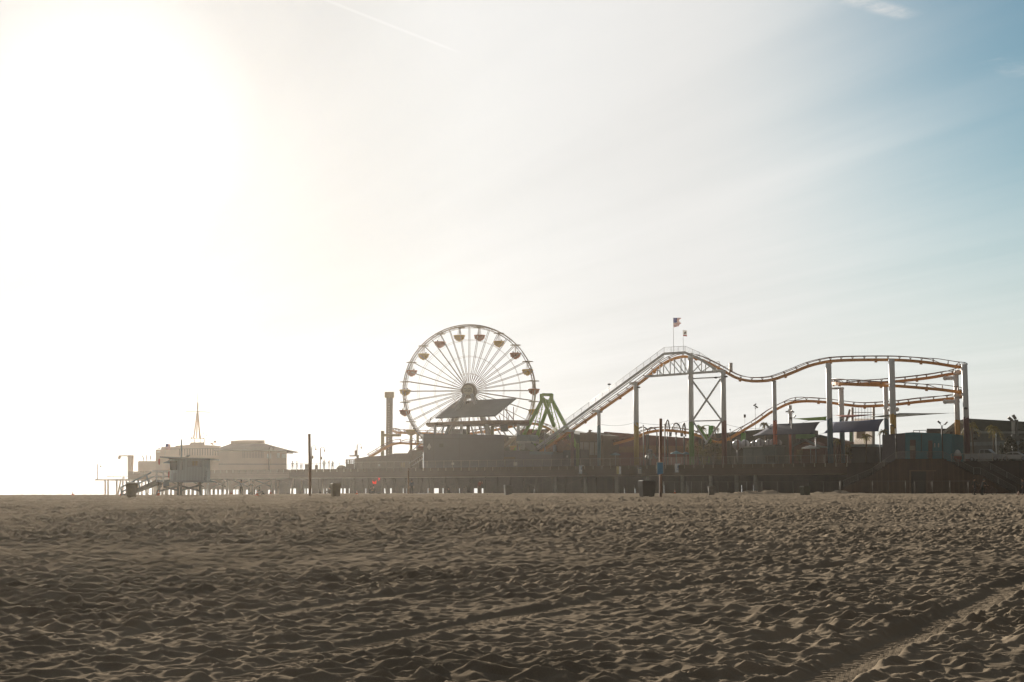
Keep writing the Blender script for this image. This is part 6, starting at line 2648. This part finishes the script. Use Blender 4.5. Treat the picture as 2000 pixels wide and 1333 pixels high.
def palm(px, ycrown, t, R_, label, nf=18, seed=1, droop=1.0, yb=None, flop=0.0):
    rn = random.Random(seed)
    c = on(px, ycrown, t)
    base = Vector((c.x + rn.uniform(-.3, .3), c.y, DECK))
    th = thing("palm_tree", base, label, "palm tree", "palm trees on the pier")
    b = MB()
    b.tube([base, base.lerp(c, .5) + Vector((rn.uniform(-.1, .1), 0, 0)), c], .17, 8, r1=.11)
    b.build("trunk", trunk_m, th)
    b = MB()
    for k in range(nf):
        a = 2 * PI * k / nf + rn.uniform(-.2, .2)
        el = rn.uniform(-.25, 1.25)
        L = R_ * rn.uniform(.75, 1.1)
        pts = []
        for i in range(8):
            u = i / 7
            rr = L * u * math.cos(el) * (1 - .15 * u) + .02
            z = L * u * math.sin(el) - droop * L * .75 * u * u
            pts.append(c + Vector((rr * math.cos(a), rr * math.sin(a), z)))
        b.tube(pts, .022, 4, r1=.008)
        for i in range(1, 8):
            p = pts[i]
            d = (pts[i] - pts[i - 1]).normalized()
            s = d.cross(Vector((0, 0, 1)))
            s = s.normalized() if s.length > .05 else Vector((1, 0, 0))
            for q in range(3):
                o = p - d * (q * L / 21)
                ll = L * .26 * (1 - abs(i / 7 - .45) * 1.1)
                for sg in (-1, 1):
                    tip = o + s * (sg * ll) + d * ll * .55 + Vector((0, 0, -ll * rn.uniform(.25, .8)))
                    b.add([o - d * .035, o + d * .035, tip], [(0, 1, 2)])
    b.build("crown", leaf_g, th)


palm(1493, 829, 13, 1.5, "small palm with a ragged crown behind the first navy sail's left corner", seed=2, droop=1.2)
palm(1692, 854, 9, 1.5, "feathery yellow-green palm in front of the pale climbing wall", seed=3, nf=22, droop=.8)
palm(1633, 862, 10, 1.1, "small pale palm between the two blue-footed columns", seed=4, nf=20, droop=.6)
palm(1725, 842, 8, 1.2, "dark palm crown at the second sail's right corner", seed=5, nf=16)
palm(1897, 829, 8, 2.3, "tall palm with drooping fronds beside the maroon column's right side", seed=6, nf=14, droop=1.3)
palm(1941, 837, 8, 2.3, "tall palm with arching yellowish fronds in front of the warehouse roof", seed=7, nf=13, droop=1.2)
palm(1371, 838, 14, 1.6, "palm behind the green frame between the green and maroon columns", seed=8, nf=18)
palm(1397, 836, 15, 1.3, "palm just left of the maroon column, behind the green frame", seed=9, nf=16)


def bush(px0, px1, ytop, t, label, n=700, seed=1, m=None, round_=False, yb=None):
    rn = random.Random(seed)
    A, B = on(px0, ytop, t), on(px1, ytop, t)
    c = (A + B) / 2
    w = (B - A).length / 2
    zb = DECK if yb is None else on(px0, yb, t).z
    H = c.z - zb
    base = Vector((c.x, c.y, zb))
    th = thing("bush", base, label, "bush", "bushes on the pier")
    b = MB()
    for k in range(5):
        a = 2 * PI * k / 5
        b.tube([base, base + Vector((w * .5 * math.cos(a), w * .3 * math.sin(a), H * .7))], .05, 5, r1=.02)
    b.build("stem", trunk_m, th)
    b = MB()
    lobes = [(rn.uniform(-.6, .6), rn.uniform(-.5, .5), rn.uniform(.35, .8), rn.uniform(.3, .55)) for _ in range(9)]
    for k in range(n):
        if round_:
            u, v = rn.uniform(0, 2 * PI), math.acos(rn.uniform(-1, 1))
            r = rn.uniform(.8, 1) 
            p = Vector((w * r * math.sin(v) * math.cos(u), w * r * math.sin(v) * math.sin(u), H * .5 + H * .5 * r * math.cos(v)))
        else:
            lx, ly, lz, lr = rn.choice(lobes)
            u, v = rn.uniform(0, 2 * PI), math.acos(rn.uniform(-1, 1))
            r = lr * rn.uniform(.5, 1)
            p = Vector((w * (lx + r * math.sin(v) * math.cos(u)), w * .7 * (ly + r * math.sin(v) * math.sin(u)), max(.05, H * (lz + .6 * r * math.cos(v)))))
        s = rn.uniform(.12, .26)
        d1 = Vector((rn.uniform(-1, 1), rn.uniform(-1, 1), rn.uniform(-1, 1))).normalized()
        d2 = d1.cross(Vector((rn.uniform(-1, 1), rn.uniform(-1, 1), rn.uniform(-1, 1)))).normalized()
        q = base + p
        b.add([q - d1 * s, q + d2 * s * .4, q + d1 * s, q - d2 * s * .4], [(0, 1, 2, 3)])
    b.build("foliage", m or leaf_d, th)


leaf_b = mat('bush_leaf_brown', (0.12, 0.085, 0.022), .8, var=.4, scale=2, trans=.3)
bush(1340, 1375, 860, 9, "brown-green shrub at the green-footed column's base", 900, 1, leaf_b)
bush(1372, 1414, 856, 10, "brown-green shrub mass left of the maroon column's base", 1100, 2, leaf_b)
bush(1362, 1385, 874, 8, "small yellow-green shrub between the two larger brown ones", 500, 3, leaf_g)
bush(1961, 1986, 852, 6, "rounded clipped bush beside the white square tower", 1600, 4, None, True)
bush(1988, 2012, 858, 7, "dark shrub behind the white car at the right edge", 600, 5)
bush(1650, 1664, 866, 9, "small brownish shrub left of the pale-roofed kiosk", 400, 6, leaf_b)
bush(1553, 1568, 873, 6, "small yellowish shrub at the gabled hut's left foot", 400, 7, leaf_b)
bush(1950, 1966, 864, 6, "pale grey-green shrub behind the pickup's hood", 400, 8, mat('grey_leaf', (.10, .11, .08), .8, var=.3))

# green frame ride, hoops and cages behind the low track
th = thing("green_ride", on(1388, 900, 10), "bright green open frame with a notched top between the coaster columns", "ride frame")
b = MB()
b.prism([on(x, y, 10) for x, y in ((1383, 852), (1384, 832), (1391, 831.5), (1391, 848), (1388.5, 848), (1388.5, 839), (1386, 839), (1386, 856))], Vector((NX, NY, 0)) * .5)
b.build("frame", m_green, th)
b = MB()
b.tube([on(1380 + 13 * math.cos(a), 842 - 11 * math.sin(a), 10.5) for a in np.linspace(0, PI, 14)], .07, 5)
b.bar(on(1362, 832, 10.5), on(1384, 864, 10.5), .55)
b.bar(on(1388, 856, 10.5), on(1384, 905, 10.5), .3)
b.build("arm", mat('ride_arm_green', (.14, .24, .05), .6), th)
for px, yt, w_, yb, lb, n in ((1303.5, 821, 9.5, 853, "tall narrow black hoop cage behind the low track, right of the rusty post", 4), (1320.5, 827, 20, 853, "wide round black hoop cage behind the low track's crest", 7), (1336, 827, 6.5, 853, "small narrow black hoop cage left of the green-footed column", 3)):
    th = thing("hoop_cage", on(px, yb, 20), lb, "hoop cage", "black hoop cages behind the low track")
    b = MB()
    for k in range(n):
        f = (k / (n - 1) - .5) * 2
        pts = [on(px + w_ / 2 * f * math.sin(a) if k not in (0, n - 1) else px + w_ / 2 * f * abs(math.sin(a * .5 + PI / 2)) if False else px + w_ / 2 * f * math.cos(a), yb - (yb - yt) * math.sin(a), 20) for a in np.linspace(0, PI / 2, 12)]
        b.tube(pts, .13 if k in (0, n - 1) else .04, 5)
    b.build("hoop", m_black, th)
    p = on(px, yb, 20)
    b = MB()
    b.bar(Vector((p.x, p.y, DECK)), p, .3)
    b.build("post", m_black, th)
for px, py, rx_, lb in ((1255, 846, 11, "dark arched hoop right of the yellow-footed column"), (1273, 847, 10, "second dark arched hoop, nearer the rusty post")):
    b = MB()
    b.tube([on(px + rx_ * math.cos(a), py - 11.5 * math.sin(a), 21) for a in np.linspace(0, PI, 16)], .12, 6)
    for sx in (-1, 1):
        p = on(px + rx_ * sx, py, 21)
        b.bar(Vector((p.x, p.y, DECK)), p, .22)
    b.build("arch", m_black, None, lb, "arch", "dark arched hoops behind the low track", loc=on(px, py, 21))
for px, yt, t_, m_, lb in ((1256.5, 832, 10, pole_grey, "grey pole rising through the first dark arched hoop"), (1298, 830, 11, pole_grey, "grey pole close right of the rusty beach post"), (1426, 840, 12, m_black, "thin dark pole right of the maroon column"), (1593, 856, 5, pole_grey, "grey pole in front of the gabled hut"), (1718, 850, 5, pole_grey, "grey pole at the kiosk's right corner"), (1064, 846, 4, pole_grey, "thin pale pole before the green ride's middle")):
    p = on(px, yt, t_)
    b = MB()
    b.tube([Vector((p.x, p.y, DECK)), p], .10 if m_ is pole_grey else .05, 7)
    b.lathe(p, [(.14, -.02), (.14, .1), (.03, .16)], 8)
    b.build("pole", m_, None, lb, 'pole', 'thin poles on the pier', loc=Vector((p.x, p.y, DECK)))
# grey statue-like game figure
c = on(1270, 876, 7)
th = thing("statue", Vector((c.x, c.y, DECK)), "grey robot-like figure on a stand between the yellow column and rusty post", "statue")
b = MB()
b.bar(Vector((c.x, c.y, DECK)), Vector((c.x, c.y, DECK + 1.3)), .35)
b.build("stand", m_pale, th)
b = MB()
zc = DECK + 1.3
for p, q, ww in (((0, 0, .02), (0, 0, .9), .75), ((-.55, 0, .8), (-.9, 0, .1), .22), ((.55, 0, .8), (.95, 0, .25), .22), ((-.9, 0, .1), (-.75, -.1, -.1), .3), ((.95, 0, .25), (1.1, -.1, .05), .3), ((-.5, 0, .82), (.5, 0, .82), .3)):
    b.bar(Vector((c.x, c.y, zc)) + Vector(p), Vector((c.x, c.y, zc)) + Vector(q), ww)
b.build("body", mat('robot_grey', (.17, .18, .18), .5), th)
b = MB()
b.ball(Vector((c.x, c.y, zc + 1.35)), .38, 1, .9, 1)
b.build("head", mat('robot_grey', (.17, .18, .18), .5), th)

# slack cables strung between the columns
for (a_, c_, t0_, t1_, dr, lb) in (((1248, 826), (1345, 822), 6, 5, .5, "slack cable between the yellow-footed and green-footed columns"), ((1174, 829), (1238, 826), 6, 6, .4, "slack cable between the blue-footed and yellow-footed columns"),
                               ((1418, 829), (1508, 834), 5, 6, .5, "slack cable right of the maroon column towards the red one"), ((1888, 834), (2010, 838), 5, 6, .4, "long cable running right from the maroon end column")):
    A, B = on(*a_, t0_), on(*c_, t1_)
    b = MB()
    b.tube([A.lerp(B, i / 12) - Vector((0, 0, dr * 4 * (i / 12) * (1 - i / 12))) for i in range(13)], .022, 4)
    b.build("cable", m_black, None, lb, "cable", "slack cables on the pier", loc=A)

# gulls
for px, py, t, lb, fl in ((1189, 858, 1, "unused", True),):
    pass
bird(on(330, 873, 9), "gull perched at the hall roof's left corner", flying=False)
bird(on(311, 876.5, 9), "gull landing with raised wings at the stepped hall's left end", flying=True)
bird(on(374, 856.5, 11.5), "gull perched on the mast platform's rail")

# ------------------------------------------------------------------ sea air
HAZE_DENS, HAZE_G = 0.000092, 0.81
hz = MB()
hz.box((-860, -860, -5.0), (860, 860, 31.5))
hm = bpy.data.materials.new("sea_haze")
hm.use_nodes = True
hn = hm.node_tree
hn.nodes.clear()
pv = hn.nodes.new('ShaderNodeVolumePrincipled')
pv.inputs['Color'].default_value = (1.0, 0.925, 0.82, 1)
pv.inputs['Density'].default_value = HAZE_DENS
pv.inputs['Anisotropy'].default_value = HAZE_G
ho = hn.nodes.new('ShaderNodeOutputMaterial')
hn.links.new(pv.outputs[0], ho.inputs['Volume'])
haze = hz.build("haze", hm, kind='stuff')
